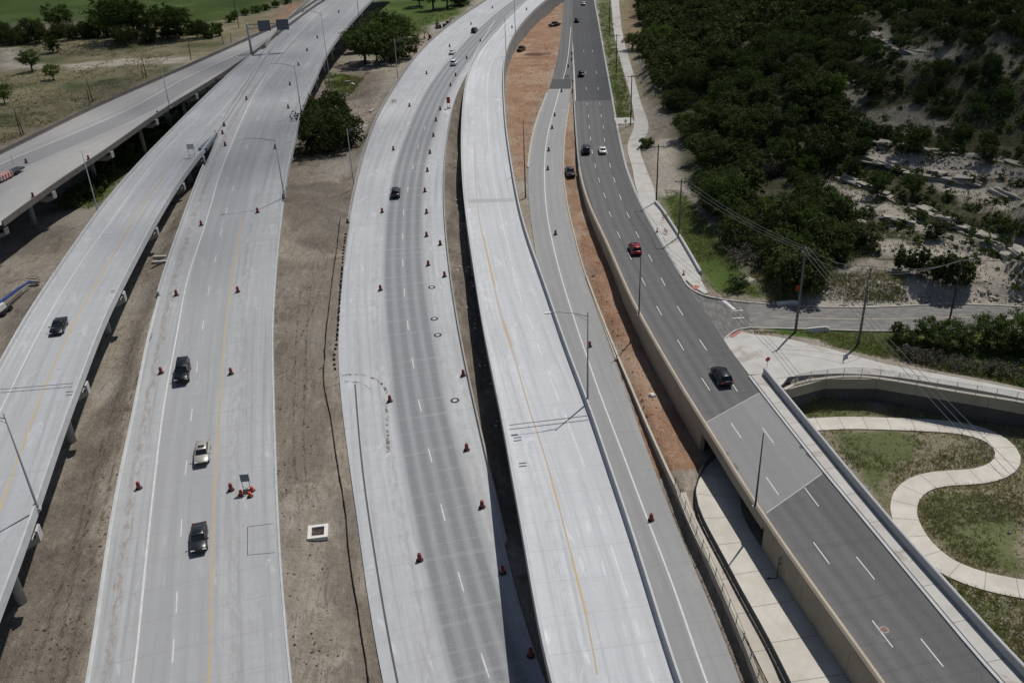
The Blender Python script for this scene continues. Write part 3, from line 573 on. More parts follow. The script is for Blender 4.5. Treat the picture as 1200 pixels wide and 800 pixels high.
cov['grass'] = m([(-500, -400), (420, -400), (372, -8), (340, 6), (300, 14), (265, 24), (220, 28), (0, 34), (-500, 60)], [(776, 218), (800, 222), (830, 262), (872, 318), (900, 345), (835, 344), (822, 322), (790, 270), (772, 240)],
                 [(858, 384), (900, 383), (1040, 386), (1300, 395), (1300, 480), (1199, 455), (1100, 437), (975, 408), (915, 393)], [(440, 5), (560, -10), (540, 18), (500, 34), (470, 55), (440, 70), (425, 40)], [(385, 85), (420, 90), (410, 108), (390, 118)], [(700, 0), (716, 0), (722, 60), (740, 130), (742, 142), (724, 140), (712, 80)],
                 [(60, 240), (110, 200), (190, 142), (250, 100), (262, 102), (150, 205), (110, 245)])
cov['grass'] = np.maximum(cov['grass'], m([(935, 466), (1010, 462), (1020, 484), (960, 488), (940, 486)], [(975, 505), (1060, 505), (1085, 520), (1060, 548), (1035, 570), (1030, 590), (985, 545)], [(1080, 590), (1100, 578), (1160, 580), (1200, 640), (1200, 670), (1150, 660), (1100, 635)], [(1140, 535), (1160, 532), (1165, 545), (1145, 547)], [(1120, 690), (1180, 705), (1180, 790), (1120, 740)])*.65)
cov['dry'] = np.maximum(m([(-500, 60), (0, 34), (220, 28), (300, 14), (330, 20), (290, 40), (150, 108), (0, 172), (-500, 400)]), m([(935, 466), (1300, 480), (1300, 900), (1190, 790), (1030, 600), (930, 480)])*.75)
cov['dry'] = np.maximum(cov['dry'], m([(700, 0), (745, 0), (748, 60), (760, 110), (742, 150), (752, 225), (745, 225), (722, 147)])*.6)
cov['red'] = m([(590, 60), (612, 20), (650, -40), (664, -40), (660, 60), (640, 110), (622, 160), (618, 210), (606, 215), (594, 130)], [(655, 128), (672, 122), (684, 240), (760, 395), (815, 495), (828, 545), (790, 545), (770, 545), (735, 455), (705, 385), (662, 240)], [(725, -10), (750, -10), (752, 40), (740, 60), (730, 40)], [(270, 35), (330, 10), (352, -5), (362, -5), (335, 24), (300, 38)])
cov['red'] = np.maximum(cov['red'], .7*m([(455, 50), (478, 0), (500, -8), (498, 8), (480, 20), (462, 40)]))
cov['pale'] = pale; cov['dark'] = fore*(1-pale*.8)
cov['mud'] = m([(326, 215), (420, 215), (410, 290), (390, 300), (340, 290)], [(398, 80), (450, 85), (440, 110), (395, 120)], [(-60, 600), (60, 590), (150, 420), (220, 240), (235, 225), (200, 320), (120, 590), (90, 850), (-60, 900)])*.8
cov['mud'] = np.maximum(cov['mud'], m([(318, 320), (405, 300), (396, 420), (392, 540), (322, 570)])*.6); cov['mud'] = np.maximum(cov['mud'], m([(372, 560), (410, 560), (455, 800), (395, 800)])*.6); cov['mud'] = np.maximum(cov['mud'], m([(0, 345), (60, 335), (40, 400), (0, 440)], [(30, 275), (90, 262), (70, 300), (20, 300)])*.7)
cov['mud'] = np.maximum(cov['mud'], m([(522, 120), (546, 100), (545, 200), (572, 400), (640, 700), (560, 560), (520, 300)])*.9)

gn = NT('terrain'); gpos = pos(gn)
def att(name):
    a = gn.n('ShaderNodeAttribute'); a.attribute_name = name; return a.outputs['Fac']
n1 = gn.noise(gpos, .18, 6, .65); n2 = gn.noise(gpos, 1.3, 5, .7, .4); n3 = gn.noise(gpos, 6.0, 4, .7); n4 = gn.noise(gpos, .045, 4, .6)
n5 = gn.noise(gn.vmul(gpos, (1.2, .30, 1)), 1.0, 6, .7, .8); n6 = gn.noise(gn.vmul(gpos, (.30, .13, 1)), 1.0, 6, .72, 1.4)
c = gn.mix(gn.ramp(n1, .3, .7), (.232, .198, .156), (.305, .265, .215)); c = gn.mix(gn.math('MULTIPLY', gn.ramp(n2, .45, .75), .6), c, (.12, .102, .082)); c = gn.mix(gn.math('MULTIPLY', gn.ramp(n5, .48, .66), .75), c, (.355, .318, .265)); c = gn.mix(gn.math('MULTIPLY', gn.ramp(n6, .5, .7), .6), c, (.15, .122, .095))
c = gn.mix(gn.math('MULTIPLY', gn.ramp(n4, .48, .62), .65), c, (.33, .305, .268)); spoil = gn.noise(gn.vmul(gpos, (1, .6, 1)), .16, 6, .72, 1.0); c = gn.mix(gn.math('MULTIPLY', gn.ramp(spoil, .55, .66), .75), c, (.105, .09, .073)); peb = gn.noise(gpos, 2.6, 5, .8); c = gn.mix(gn.math('MULTIPLY', gn.ramp(peb, .58, .70), .6), c, (.36, .335, .295))
rutn = gn.noise(gn.vmul(gpos, (.55, .045, 1)), 1.0, 3, .5, .8); ruts = gn.math('SUBTRACT', 1.0, gn.ramp(gn.math('ABSOLUTE', gn.math('SUBTRACT', gn.math('FRACT', gn.math('MULTIPLY', rutn, 9.0)), .5)), .0, .16)); c = gn.mix(gn.math('MULTIPLY', gn.math('MULTIPLY', ruts, gn.ramp(n1, .4, .6)), .6), c, (.115, .094, .072))
mud = gn.mix(gn.ramp(n2, .3, .7), (.078, .065, .052), (.15, .127, .103)); mud = gn.mix(gn.math('MULTIPLY', ruts, .45), mud, (.06, .05, .04)); mud = gn.mix(gn.math('MULTIPLY', gn.ramp(n5, .5, .7), .5), mud, (.20, .172, .142))
c = gn.mix(gn.math('MULTIPLY', att('mud'), gn.ramp(n1, .15, .6)), c, mud)
red = gn.mix(gn.ramp(n1, .3, .65), (.225, .128, .08), (.325, .202, .132)); red = gn.mix(gn.math('MULTIPLY', gn.ramp(n2, .5, .8), .6), red, (.12, .065, .042)); red = gn.mix(gn.math('MULTIPLY', gn.ramp(n4, .5, .62), .5), red, (.40, .30, .215)); red = gn.mix(gn.math('MULTIPLY', gn.ramp(n6, .55, .7), .55), red, (.13, .078, .052)); red = gn.mix(gn.math('MULTIPLY', gn.math('MULTIPLY', ruts, gn.ramp(n1, .35, .6)), .6), red, (.14, .075, .05)); red = gn.mix(gn.math('MULTIPLY', gn.ramp(n5, .5, .72), .5), red, (.36, .28, .22))
c = gn.mix(att('red'), c, red)
dry = gn.mix(gn.ramp(n1, .3, .7), (.15, .135, .065), (.27, .235, .15)); dry = gn.mix(gn.math('MULTIPLY', gn.ramp(n2, .45, .75), .6), dry, (.07, .085, .03)); dry = gn.mix(gn.ramp(n4, .5, .68), dry, (.075, .095, .032)); dry = gn.mix(gn.math('MULTIPLY', gn.ramp(n3, .58, .75), .6), dry, (.30, .26, .19))
c = gn.mix(gn.math('MULTIPLY', att('dry'), .92), c, dry)
gr = gn.mix(gn.ramp(n1, .3, .7), (.052, .092, .016), (.08, .122, .026)); gr = gn.mix(gn.math('MULTIPLY', gn.ramp(n2, .45, .75), .6), gr, (.09, .10, .03)); gr = gn.mix(gn.math('MULTIPLY', gn.ramp(n4, .45, .7), .6), gr, (.026, .052, .010))
c = gn.mix(gn.math('MULTIPLY', att('grass'), gn.ramp(gn.math('ADD', n2, att('grass')), .55, 1.05)), c, gr)
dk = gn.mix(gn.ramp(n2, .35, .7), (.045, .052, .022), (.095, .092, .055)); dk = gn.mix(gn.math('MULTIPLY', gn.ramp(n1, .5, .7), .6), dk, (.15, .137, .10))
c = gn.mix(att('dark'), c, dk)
pl = gn.mix(gn.ramp(n1, .3, .7), (.36, .325, .27), (.48, .44, .375)); pl = gn.mix(gn.math('MULTIPLY', gn.ramp(n2, .5, .75), .65), pl, (.17, .15, .115)); pl = gn.mix(gn.math('MULTIPLY', gn.ramp(n3, .55, .8), .5), pl, (.13, .12, .08))
c = gn.mix(att('pale'), c, pl)
c = gn.mix(gn.math('MULTIPLY', gn.ramp(n3, .45, .8), .35), c, (.09, .08, .062))
gn.bump(gn.math('ADD', n2, gn.math('MULTIPLY', n3, .35)), .75, .6)
M_ground = gn.done(c, .95, .15)
na, nr = len(ang), len(rad)
I = np.arange(na*nr).reshape(nr, na); GF = np.stack([I[:-1, :-1], I[:-1, 1:], I[1:, 1:], I[1:, :-1]], -1).reshape(-1, 4)
GV = np.c_[G, gz]
gme = fastmesh('ground', GV, GF, M_ground, True)
for k, v in cov.items():
    a = gme.attributes.new(k, 'FLOAT', 'POINT'); v = v.reshape(nr, na); v = (v+np.roll(v, 1, 1)+np.roll(v, -1, 1))/3; a.data.foreach_set('value', v.ravel().astype(np.float32))
ground = link('ground', gme); tag(ground, kind='structure')
GB = BVHTree.FromPolygons([Vector(v) for v in GV], [tuple(f) for f in GF.tolist()])
def gcast(x, y):
    h = GB.ray_cast(Vector(CP), Vector(ray(x, y)).normalized()); return h[0]
def gzat(x, y):
    h = GB.ray_cast(Vector((x, y, 200)), Vector((0, 0, -1))); return h[0].z if h[0] is not None else 0.0
def anycast(x, y, *extra):
    best = None
    for s in list(ROADS)+list(extra):
        h = s.bvh.ray_cast(Vector(CP), Vector(ray(x, y)).normalized())
        if h[0] is not None and (best is None or h[3] < best[1]): best = (h[0], h[3])
    g = GB.ray_cast(Vector(CP), Vector(ray(x, y)).normalized())
    if g[0] is not None and (best is None or g[3] < best[1]): best = (g[0], g[3])
    return best[0] if best else None

# ------------------------------------------------------------------ roads at grade (setting)
def skirts(st, mat, parent, depth=1.2, left=True, right=True, sub=None):
    for lf, on in ((True, left), (False, right)):
        if on:
            p, n = st.side(lf, sub); MB().sweep(p, n, [(-.35, -.012), (.002, -.012), (.002, -depth), (-.35, -depth)]).build('slab_edge', mat, parent)
def road(st, mat, **k):
    o = link(st.name, st.mesh(st.name, mat)); tag(o, kind='structure'); return o
iy = lambda st, y: int(np.argmin(np.abs(st.py-y)))
# left freeway: bridge part beyond y=238, pavement nearer
kC = iy(C, 238)
oC = link('freeway_roadway', C.mesh('freeway_roadway', M_deckC)); tag(oC, kind='structure')
oD = road(D, M_deckD); oF = road(F, M_deckF)
kh0, kh1 = iy(H, 612), iy(H, 488)
oH = link('frontage_road', H.mesh('frontage_road', M_asph)); tag(oH, kind='structure')
def skew_patch(st, c4, name, mat, parent, lift=.006, nu=10, nv=24):
    q = [np.array(st.bvhx.ray_cast(Vector(CP), Vector(ray(*c)).normalized())[0]) for c in c4]; V = []; UV = []      # far left, far right, near right, near left
    mid = (st.L+st.Rt)[:, :2]/2
    for j in range(nv+1):
        for i in range(nu+1):
            u, v_ = i/nu, j/nv; p = (q[0]*(1-u)+q[1]*u)*(1-v_)+(q[3]*(1-u)+q[2]*u)*v_; k = int(np.argmin(np.linalg.norm(mid-p[:2], axis=1)))
            lat = float((p[:2]-st.L[k, :2])@st.N[k]); lat = min(max(lat, .0), st.w[k]); al = float((p[:2]-st.L[k, :2])@st.T[k]); b = st.L[k, :2]+st.N[k]*lat+st.T[k]*al
            V.append((b[0], b[1], st.z(b[0], b[1], p[2])+lift)); UV.append((lat-st.ref[k], st.al[k]+al))
    Fq = [(j*(nu+1)+i, (j+1)*(nu+1)+i, (j+1)*(nu+1)+i+1, j*(nu+1)+i+1) for j in range(nv) for i in range(nu)]
    me = fastmesh(name, np.array(V), np.array(Fq), mat, True); uv = me.uv_layers.new(name='UVMap'); vi = np.zeros(len(me.loops), np.int32); me.loops.foreach_get('vertex_index', vi)
    uv.data.foreach_set('uv', np.array(UV, np.float32)[vi].ravel()); return link(name, me, None, parent)
skew_patch(H, [(822, 497), (891, 460), (966, 553), (897, 601)], 'overpass_surface', M_bridgeH, oH)
link('asphalt_overlay', F.mesh('asphalt_overlay', M_asph, iy(F, 104), len(F.L), .006), None, oF); link('fresh_overlay', H.mesh('fresh_overlay', M_asph2, iy(H, 118), len(H.L), .006), None, oH); link('fresh_overlay', F.mesh('fresh_overlay', M_asph2, iy(F, 105), iy(F, 90), .010), None, oF)
oST = road(ST, M_street); oWK = road(WK, M_walk); oWR = road(WR, M_walk); oSP = road(SP, M_path); oUP = road(UP_, M_path); oLG = road(LG, M_tanw); oHS = road(HS, M_walk)
for st, o, mat in ((C, oC, M_conc), (D, oD, M_conc), (F, oF, M_concd), (ST, oST, M_street), (WK, oWK, M_walk), (WR, oWR, M_walk), (SP, oSP, M_path), (UP_, oUP, M_path)):
    skirts(st, mat, o, 1.0)
# concrete corner at the street junction
cs = [(849, 399), (854, 393.5), (866, 387.5), (880, 391), (912, 395), (937, 401), (932, 430), (918, 449), (908, 457), (893, 438), (878, 439), (856, 410)]
v = [P(x, y, -.43) for x, y in cs]; k = len(v); vb = [q-np.array([0, 0, .6]) for q in v]
tag(MB().add(v+vb, [tuple(range(k)), tuple(range(2*k-1, k-1, -1))]+[(i, (i+1) % k, (i+1) % k+k, i+k) for i in range(k)]).build('corner_sidewalk', M_walk), kind='structure')
# junction apron between the frontage road and the side street
ap = JUNC
apv = [P(x, y, zH(y)-.03 if x < 846 else -.73) for x, y in ap]
bm = bmesh.new(); f = bm.faces.new([bm.verts.new(v) for v in apv]); bmesh.ops.triangulate(bm, faces=[f]); bmesh.ops.subdivide_edges(bm, edges=bm.edges, cuts=3, use_grid_fill=True)
me = bpy.data.meshes.new('junction'); bm.to_mesh(me); bm.free()
uvl = me.uv_layers.new(name='UVMap')
for lp in me.loops: q = me.vertices[lp.vertex_index].co; uvl.data[lp.index].uv = (q.x-30, q.y)
oJ = tag(link('junction_pavement', me, M_junc), kind='structure')
for pts in ([(797, 321.5), (806, 335.5), (814, 341.5), (827, 347), (850, 351.5), (880, 355.2)], [(880, 384.2), (865, 386.5), (853.5, 393.3), (849, 399.5), (856, 410.5), (877, 440)]):
    kl = resample(catmull([P(x, y, -.70 if x > 815 else zH(y)) for x, y in pts]), .8); T = np.gradient(kl[:, :2], axis=0); T /= np.linalg.norm(T, axis=1)[:, None]; N = np.stack([T[:, 1], -T[:, 0]], 1)
    MB().sweep(kl, N, [(-.12, -.3), (-.12, .15), (.12, .15), (.14, -.3)]).build('kerb', M_walk, oJ)

# ------------------------------------------------------------------ bridges
def bridge(st, name, label, mat, i0, i1, pl=True, pr=True, ng=5, bents=(), cols=3, pm=M_conc, gm=M_girder, own_deck=True, depth=1.25, capx=.25, root=None):
    i0, i1 = min(i0, i1), max(i0, i1); sub = slice(i0, i1+1)
    if root is None:
        root = empty(name, (0, 0, 0)); tag(root, label, 'bridge')
    if own_deck: link('deck', st.mesh('deck', mat, i0, i1+1), None, root)
    Lp, Rp, N, w = st.L[sub], st.Rt[sub], st.N[sub], st.w[sub]
    v = []; f = []                                               # slab underside
    for l, r, n in zip(Lp, Rp, N):
        v += [(l[0]-n[0]*.45, l[1]-n[1]*.45, l[2]-.02), (r[0]+n[0]*.45, r[1]+n[1]*.45, r[2]-.02), (r[0]+n[0]*.45, r[1]+n[1]*.45, r[2]-.28), (l[0]-n[0]*.45, l[1]-n[1]*.45, l[2]-.28)]
    for k in range(len(Lp)-1):
        for q in range(4): f.append((4*k+q, 4*k+(q+1) % 4, 4*k+4+(q+1) % 4, 4*k+4+q))
    f += [(3, 2, 1, 0), tuple(4*(len(Lp)-1)+q for q in range(4))]
    MB().add(v, f).build('slab', gm, root)
    if pl: parapet(st, True, sub, pm, 'parapet', root)
    if pr: parapet(st, False, sub, pm, 'parapet', root)
    for g in range(ng):
        t = (g+.5)/ng*.94+.03
        cpos = Lp*(1-t)+Rp*t
        MB().sweep(cpos, N, [(-.5, -.29), (.5, -.29), (.5, -.42), (.1, -.55), (.1, -depth+.25), (.33, -depth+.12), (.33, -depth), (-.33, -depth), (-.33, -depth+.12), (-.1, -depth+.25), (-.1, -.55), (-.5, -.42)]).build('girder', gm, root)
    for i in bents:
        l, r, n, t = st.L[i], st.Rt[i], st.N[i], st.T[i]; w_ = st.w[i]; c = (l+r)/2; rz = math.atan2(n[1], n[0]); zt = c[2]-depth-.03; hw = w_/2+capx
        cap = MB(); vv = []
        prof = [(-hw, zt+.9), (-hw+.25, zt+.9), (-hw+.3, zt-.05), (hw-.3, zt-.05), (hw-.25, zt+.9), (hw, zt+.9), (hw, zt-.5), (hw-1.5, zt-1.2), (-hw+1.5, zt-1.2), (-hw, zt-.5)]
        for s_ in (-.6, .6):
            for a, z_ in prof: vv.append((c[0]+n[0]*a+t[0]*s_, c[1]+n[1]*a+t[1]*s_, z_+(l[2]+(r[2]-l[2])*(a/w_+.5)-c[2])))
        k = len(prof); cap.add(vv, [tuple(range(k)), tuple(range(2*k-1, k-1, -1))]+[(q, q+k, (q+1) % k+k, (q+1) % k) for q in range(k)]).build('bent_cap', M_pier, root)
        for q in range(cols):
            a = ((q+.5)/cols-.5)*w_*.86; x, y = c[0]+n[0]*a, c[1]+n[1]*a; zb = gzat(x, y)-.6
            if zt-1.1-zb < .3: continue
            MB().lathe([(.5, zb), (.5, zt-1.15)], 14, (x, y, 0)).build('column', M_pier, root, True)
    return root
def span(st, ys): return [iy(st, y) for y in ys]
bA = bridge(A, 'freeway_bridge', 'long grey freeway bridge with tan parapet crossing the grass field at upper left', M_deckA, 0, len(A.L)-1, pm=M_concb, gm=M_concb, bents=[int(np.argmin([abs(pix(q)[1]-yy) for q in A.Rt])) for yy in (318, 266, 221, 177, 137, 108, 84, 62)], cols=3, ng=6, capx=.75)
bB = bridge(B, 'flyover_ramp', 'narrow raised concrete ramp with a yellow line at the left frame edge', M_deckB, 0, len(B.L)-1, bents=[int(np.argmin([abs(pix(q)[1]-yy) for q in B.Rt])) for yy in (1000, 790, 620, 448, 340, 264, 214, 180)], cols=2, ng=4, pm=M_conc, capx=.8)
bC = bridge(C, 'freeway_viaduct', 'concrete viaduct carrying the left freeway over the tree filled creek', M_deckC, kC, len(C.L)-1, pl=False, own_deck=False, bents=span(C, [215, 185, 158, 133, 110, 90, 72, 56, 42, 28, 15]), cols=4, ng=8, pm=M_conc)
kgap = iy(C, 54)
MB().sweep(*C.side(True, slice(kgap, len(C.L))), [(-.05, -.3), (-.05, .86), (.35, .86), (.35, -.3)]).build('parapet', M_concd, bC)
kg2 = iy(C, 205)
parapet(C, True, slice(iy(C, 335), iy(C, 186)), M_conc, 'parapet', bC)
kE = iy(Es, 300)
bE = bridge(Es, 'ramp_bridge', 'pale new concrete ramp bridge with a broken white line curving up the middle', M_deckE, 0, len(Es.L)-1, bents=span(Es, [860, 700, 560, 455, 380]), cols=2, ng=5)
# ramp embankment walls where it comes down to the ground
sub = slice(kE, len(Es.L)); 
for lf in (True, False):
    p, n = Es.side(lf, sub)
    if lf: kk = [i for i in range(len(p)) if pix(p[i])[1] > 92]; p, n = p[kk], n[kk]
    MB().sweep(p, n, [(-.5, -.25), (.40, -.25), (.40, -7.5), (-.5, -7.5)]).build('retaining_wall', M_conc if lf else M_girder, bE)
# ------------------------------------------------------------------ frontage road walls
def hgrid(line, step): return resample(line, step)
def wall_panels(line, n_out, ztop, zbot, step, mat, parent, off=.35, th=.22, name='wall_panel'):
    """separate precast panels along a line with open joints"""
    s = np.r_[0, np.cumsum(np.linalg.norm(np.diff(line[:, :2], axis=0), axis=1))]; k = int(s[-1]/step)
    def at(q, arr): return np.array([np.interp(q, s, arr[:, c_]) for c_ in range(arr.shape[1])])
    for i in range(k):
        a, b = i*step+.02, (i+1)*step-.02; j = random.uniform(-.012, .012); v = []
        for q in (a, b):
            p = at(q, line); n = at(q, n_out); zt = ztop(p); zb = zbot(p, n)
            for o_, z_ in ((off+j, zb), (off+th+j, zb), (off+th+j, zt), (off+j, zt)): v.append((p[0]+n[0]*o_, p[1]+n[1]*o_, z_))
        MB().add(v, [(0, 1, 2, 3), (7, 6, 5, 4), (0, 4, 5, 1), (1, 5, 6, 2), (2, 6, 7, 3), (3, 7, 4, 0)]).build(name, mat, parent)
hl = [i for i in range(len(H.L)) if pix(H.L[i])[1] > 196]
hpy = np.array([pix(H.L[i])[1] for i in hl])
ta0 = [i for i, y in zip(hl, hpy) if y <= 508]; ta1 = [i for i, y in zip(hl, hpy) if y >= 598]
rw = empty('retaining_wall', (0, 0, 0)); tag(rw, 'tan panelled retaining wall holding up the dark frontage road beside red dirt', 'retaining wall')
zb_ = lambda p, n: min(gzat(p[0]+n[0]*.8, p[1]+n[1]*.8), gzat(p[0]+n[0]*.4, p[1]+n[1]*.4))-.5
wall_panels(H.L[ta0], -H.N[ta0], lambda p: p[2]-.32, zb_, 4.6, M_tan, rw)
rw2 = empty('retaining_wall', (0, 0, 0)); tag(rw2, 'tan panelled retaining wall of the overpass approach beside the concrete path at lower right', 'retaining wall')
wall_panels(H.L[ta1], -H.N[ta1], lambda p: p[2]-.32, lambda p, n: -4.4, 4.6, M_tan, rw2)
for root, ids in ((rw, ta0), (rw2, ta1)):
    p, n = H.L[ids], -H.N[ids]; MB().sweep(p, n, [(.0, -.5), (.345, -.5), (.345, -6), (.0, -6)]).build('wall_core', M_tan, root)
    MB().sweep(p, n, [(.0, -.3), (.02, .12), (.15, .72), (.42, .72), (.62, .50), (.66, -.3)]).build('coping', M_tan, root)
ip = [i for i in hl if min(ta1+[0]) <= i]
op = empty('overpass', (0, 0, 0)); tag(op, 'short grey overpass span of the frontage road above the footpath underpass', 'bridge')
sb = slice(max(ta1), min(ta0)+1) if max(ta1) < min(ta0) else slice(max(ta0), min(ta1)+1)
bridge(H, '', '', None, sb.start, sb.stop, pl=False, pr=False, own_deck=False, ng=5, bents=(), root=op, gm=M_girder, depth=1.0)
p, n = H.side(True, sb); MB().sweep(p, n, [(.0, -.31), (.02, .12), (.15, .72), (.42, .72), (.62, .50), (.66, -.9), (.46, -.9), (.46, -.31)]).build('parapet', M_tan, op)
p, n = HS.side(False, slice(0, len(HS.L))); MB().sweep(p, n, [(0, -.2), (0, 1.05), (.10, 1.12), (.26, 1.12), (.32, 1.02), (.32, -.6), (0, -.6)]).build('parapet', M_conc, op)
p, n = HS.side(False, [i for i in range(len(HS.L)) if not (500 < pix(HS.Rt[i])[1] < 590)][:])
ks = [i for i in range(len(HS.L)) if pix(HS.Rt[i])[1] >= 560]; ks2 = [i for i in range(len(HS.L)) if pix(HS.Rt[i])[1] <= 480]
for kk in (ks, ks2):
    if len(kk) > 1: MB().sweep(HS.Rt[kk], HS.N[kk], [(-.6, -.62), (.30, -.62), (.30, -6), (-.6, -6)]).build('side_wall', M_tan, op)
for i in (sb.start, sb.stop):                                    # abutments across the road
    l, r, n, t = H.L[i], HS.Rt[int(np.argmin(np.linalg.norm(HS.Rt[:, :2]-H.Rt[i, :2], axis=1)))], H.N[i], H.T[i]; v = []
    sgn = -1 if i == sb.start else 1
    for q in (0, sgn*1.2):
        for e_, z_ in ((l, -6), (r, -6), (r, r[2]-.35), (l, l[2]-.35)): v.append((e_[0]+t[0]*q, e_[1]+t[1]*q, z_))
    MB().add(v, [(0, 1, 2, 3), (7, 6, 5, 4), (0, 4, 5, 1), (1, 5, 6, 2), (2, 6, 7, 3), (3, 7, 4, 0)]).build('abutment', M_tan, op)
# kerb of the overpass sidewalk
p, n = HS.side(True, slice(0, len(HS.L))); MB().sweep(p, n, [(-.25, .012), (.03, .012), (.06, -.4), (-.25, -.4)]).build('kerb', M_conc, oHS)
p, n = HS.side(True, slice(0, len(HS.L))); MB().sweep(p, n, [(-.30, .004), (-.42, .004), (-.42, .010), (-.30, .010)]).build('joint_strip', M_joint, oHS)
# low wall right of the exit ramp
lw = empty('low_wall', (0, 0, 0)); tag(lw, 'low tan concrete wall along the right edge of the exit ramp', 'low wall')
v = []; f = []
for b, n, h in zip(fw_base, fw_n, fw_top):
    for a, z_ in ((0, -.5), (.02, h), (.32, h), (.34, -.8)): v.append((b[0]+n[0]*a, b[1]+n[1]*a, b[2]+z_))
for k in range(len(fw_base)-1):
    for q in range(4): f.append((4*k+q, 4*k+(q+1) % 4, 4*k+4+(q+1) % 4, 4*k+4+q))
f += [(0, 1, 2, 3), tuple(4*(len(fw_base)-1)+q for q in range(4))]
MB().add(v, f).build('wall_body', M_tanw, lw)

# ------------------------------------------------------------------ parapets and kerbs of the at grade roads
def barrier(st, left, y0, y1, mat, name, label, h=.86, cat='barrier'):
    e = st.L if left else st.Rt; ids = [i for i in range(len(e)) if y0 <= pix(e[i])[1] <= y1]
    o = parapet(st, left, ids, mat, name, None, h); tag(o, label, cat); return o
barrier(D, True, -30, 262, M_concd, 'concrete_barrier', 'weathered concrete barrier along the left edge of the middle freeway above the creek')
barrier(D, False, 93, 640, M_concd, 'concrete_barrier', 'low concrete barrier on the right edge of the middle freeway beside the narrow dirt gap', .42)
barrier(F, False, 120, 425, M_tanw, 'concrete_kerb', 'pale kerb separating the exit ramp from the red dirt strip', .28, 'kerb')
barrier(F, True, 108, 200, M_tanw, 'concrete_kerb', 'pale kerb on the left edge of the exit ramp beside red soil', .18, 'kerb')
barrier(H, False, -20, 336, M_conc, 'concrete_kerb', 'pale kerb between the dark frontage road and the sidewalk verge', .15, 'kerb')
barrier(C, False, 236, 930, M_conc, 'concrete_kerb', 'pale kerb on the right edge of the left freeway beside brown dirt', .16, 'kerb')
barrier(C, True, 236, 930, M_conc, 'concrete_kerb', 'pale kerb on the left edge of the left freeway beside the dirt under the raised ramp', .12, 'kerb')
barrier(H, True, 60, 200, M_concd, 'concrete_barrier', 'low concrete barrier on the left edge of the frontage road near the gore', .5)
for lf, lb_ in ((True, 'far kerb of the side street below the rocky slope'), (False, 'near kerb of the side street along the grass island')):
    p, n = ST.side(lf); tag(MB().sweep(p, n, [(0, -.2), (0, .13), (.22, .13), (.24, -.3)]).build('concrete_kerb', M_tanw), lb_, 'kerb')
# gutter line of the middle freeway and slab steps
gl = D.paint([(466, 800), (452, 730), (442, 667), (431, 598), (422, 525), (416, 450)], .22, M_joint, 'gutter_line', oD)
# barrier by the sidewalk (white, rounded end)
bl = catmull([P(x, y, zW(y)) for x, y in ((768, 238), (775, 246), (793, 273), (808, 298), (821, 321))]); bl = resample(bl, 1.5); T = np.gradient(bl[:, :2], axis=0); T /= np.linalg.norm(T, axis=1)[:, None]; N = np.stack([T[:, 1], -T[:, 0]], 1)
wb = MB().sweep(bl, N, [(-.25, -.4), (-.2, .55), (-.1, .62), (.12, .62), (.22, .55), (.28, -.4)]).build('sidewalk_wall', M_conc); tag(wb, 'low white concrete wall with a blunt end beside the frontage road sidewalk', 'low wall')
# underpass wing wall with fence on the right
wz_t, wz_b = -.45, -4.2
wl = [(918, 456), (925, 452), (940, 447), (962, 443.5), (1000, 440.5), (1030, 443), (1062, 448), (1125, 459), (1199, 471), (1290, 490)]
wline = resample(catmull([P(x, y, wz_t) for x, y in wl]), 2.4); T = np.gradient(wline[:, :2], axis=0); T /= np.linalg.norm(T, axis=1)[:, None]; N = np.stack([T[:, 1], -T[:, 0]], 1)
ww = empty('retaining_wall', (0, 0, 0)); tag(ww, 'curved olive grey retaining wall below the fenced path at right', 'retaining wall')
wall_panels(wline, N, lambda p: wz_t-.02, lambda p, n: -2.05, 7.2, M_oliveu, ww, off=0, th=.3); wall_panels(wline, N, lambda p: -2.07, lambda p, n: -4.8, 7.2, M_wallbase, ww, off=.03, th=.3)
MB().sweep(wline, N, [(-.12, -.019), (-.12, .1), (.36, .1), (.36, -.019)]).build('coping', M_tanw, ww)
def fence(line, h, label, mpost, mpanel, step=2.4, pick=.13, name='picket_fence', rails=2, pw=.012, infill=True, pr=.035):
    root = empty(name, (0, 0, 0)); tag(root, label, 'fence' if infill else 'railing'); q = resample(line, step)
    post = MB().box((0, 0, h/2), (pr*2, pr*2, h)).mesh('post'); post.materials.append(mpost)
    for p in q:
        o = link('post', post, None, root); o.location = Vector(p)
    for i in range(len(q)-1):
        a, b = Vector(q[i]), Vector(q[i+1]); mb = MB(); d = b-a
        for k in range(rails):
            z_ = h*(.97 if k == 0 else (.12 if rails == 2 else 1-k/rails)); mb.tube([a+Vector((0, 0, z_)), b+Vector((0, 0, z_))], .022, 4)
        if infill:
            n_ = int(d.length/pick)
            for k in range(1, n_):
                c_ = a+d*(k/n_); mb.box((c_.x, c_.y, c_.z+h*.52), (pw*2, pw*2, h*.88), math.atan2(d.y, d.x))
        mb.build('picket_panel' if infill else 'rail', mpanel, root)
    return root
fence(np.c_[wline[:, :2], wline[:, 2]+.1][1:], 1.35, 'pale metal fence standing on the curved retaining wall at right', M_fencel, M_fencel, pick=.16, pw=.014)
fl = UP_.L.copy(); fl = fl[[i for i in range(len(fl)) if pix(fl[i])[0] < 985]]
fence(np.c_[fl[:, :2], fl[:, 2]], 1.25, 'dark blue grey picket fence curving along the concrete path out of the underpass', M_fence, M_fence, pick=.11, pw=.03)
rl = np.array([np.r_[b[:2]+n*.17, b[2]+h] for b, n, h in zip(fw_base, fw_n, fw_top) if pix(b)[1] > 575])
fence(rl, 1.05, 'thin dark pipe railing on top of the low wall beside the exit ramp', M_steeld, M_steeld, rails=2, infill=False, name='pipe_railing')

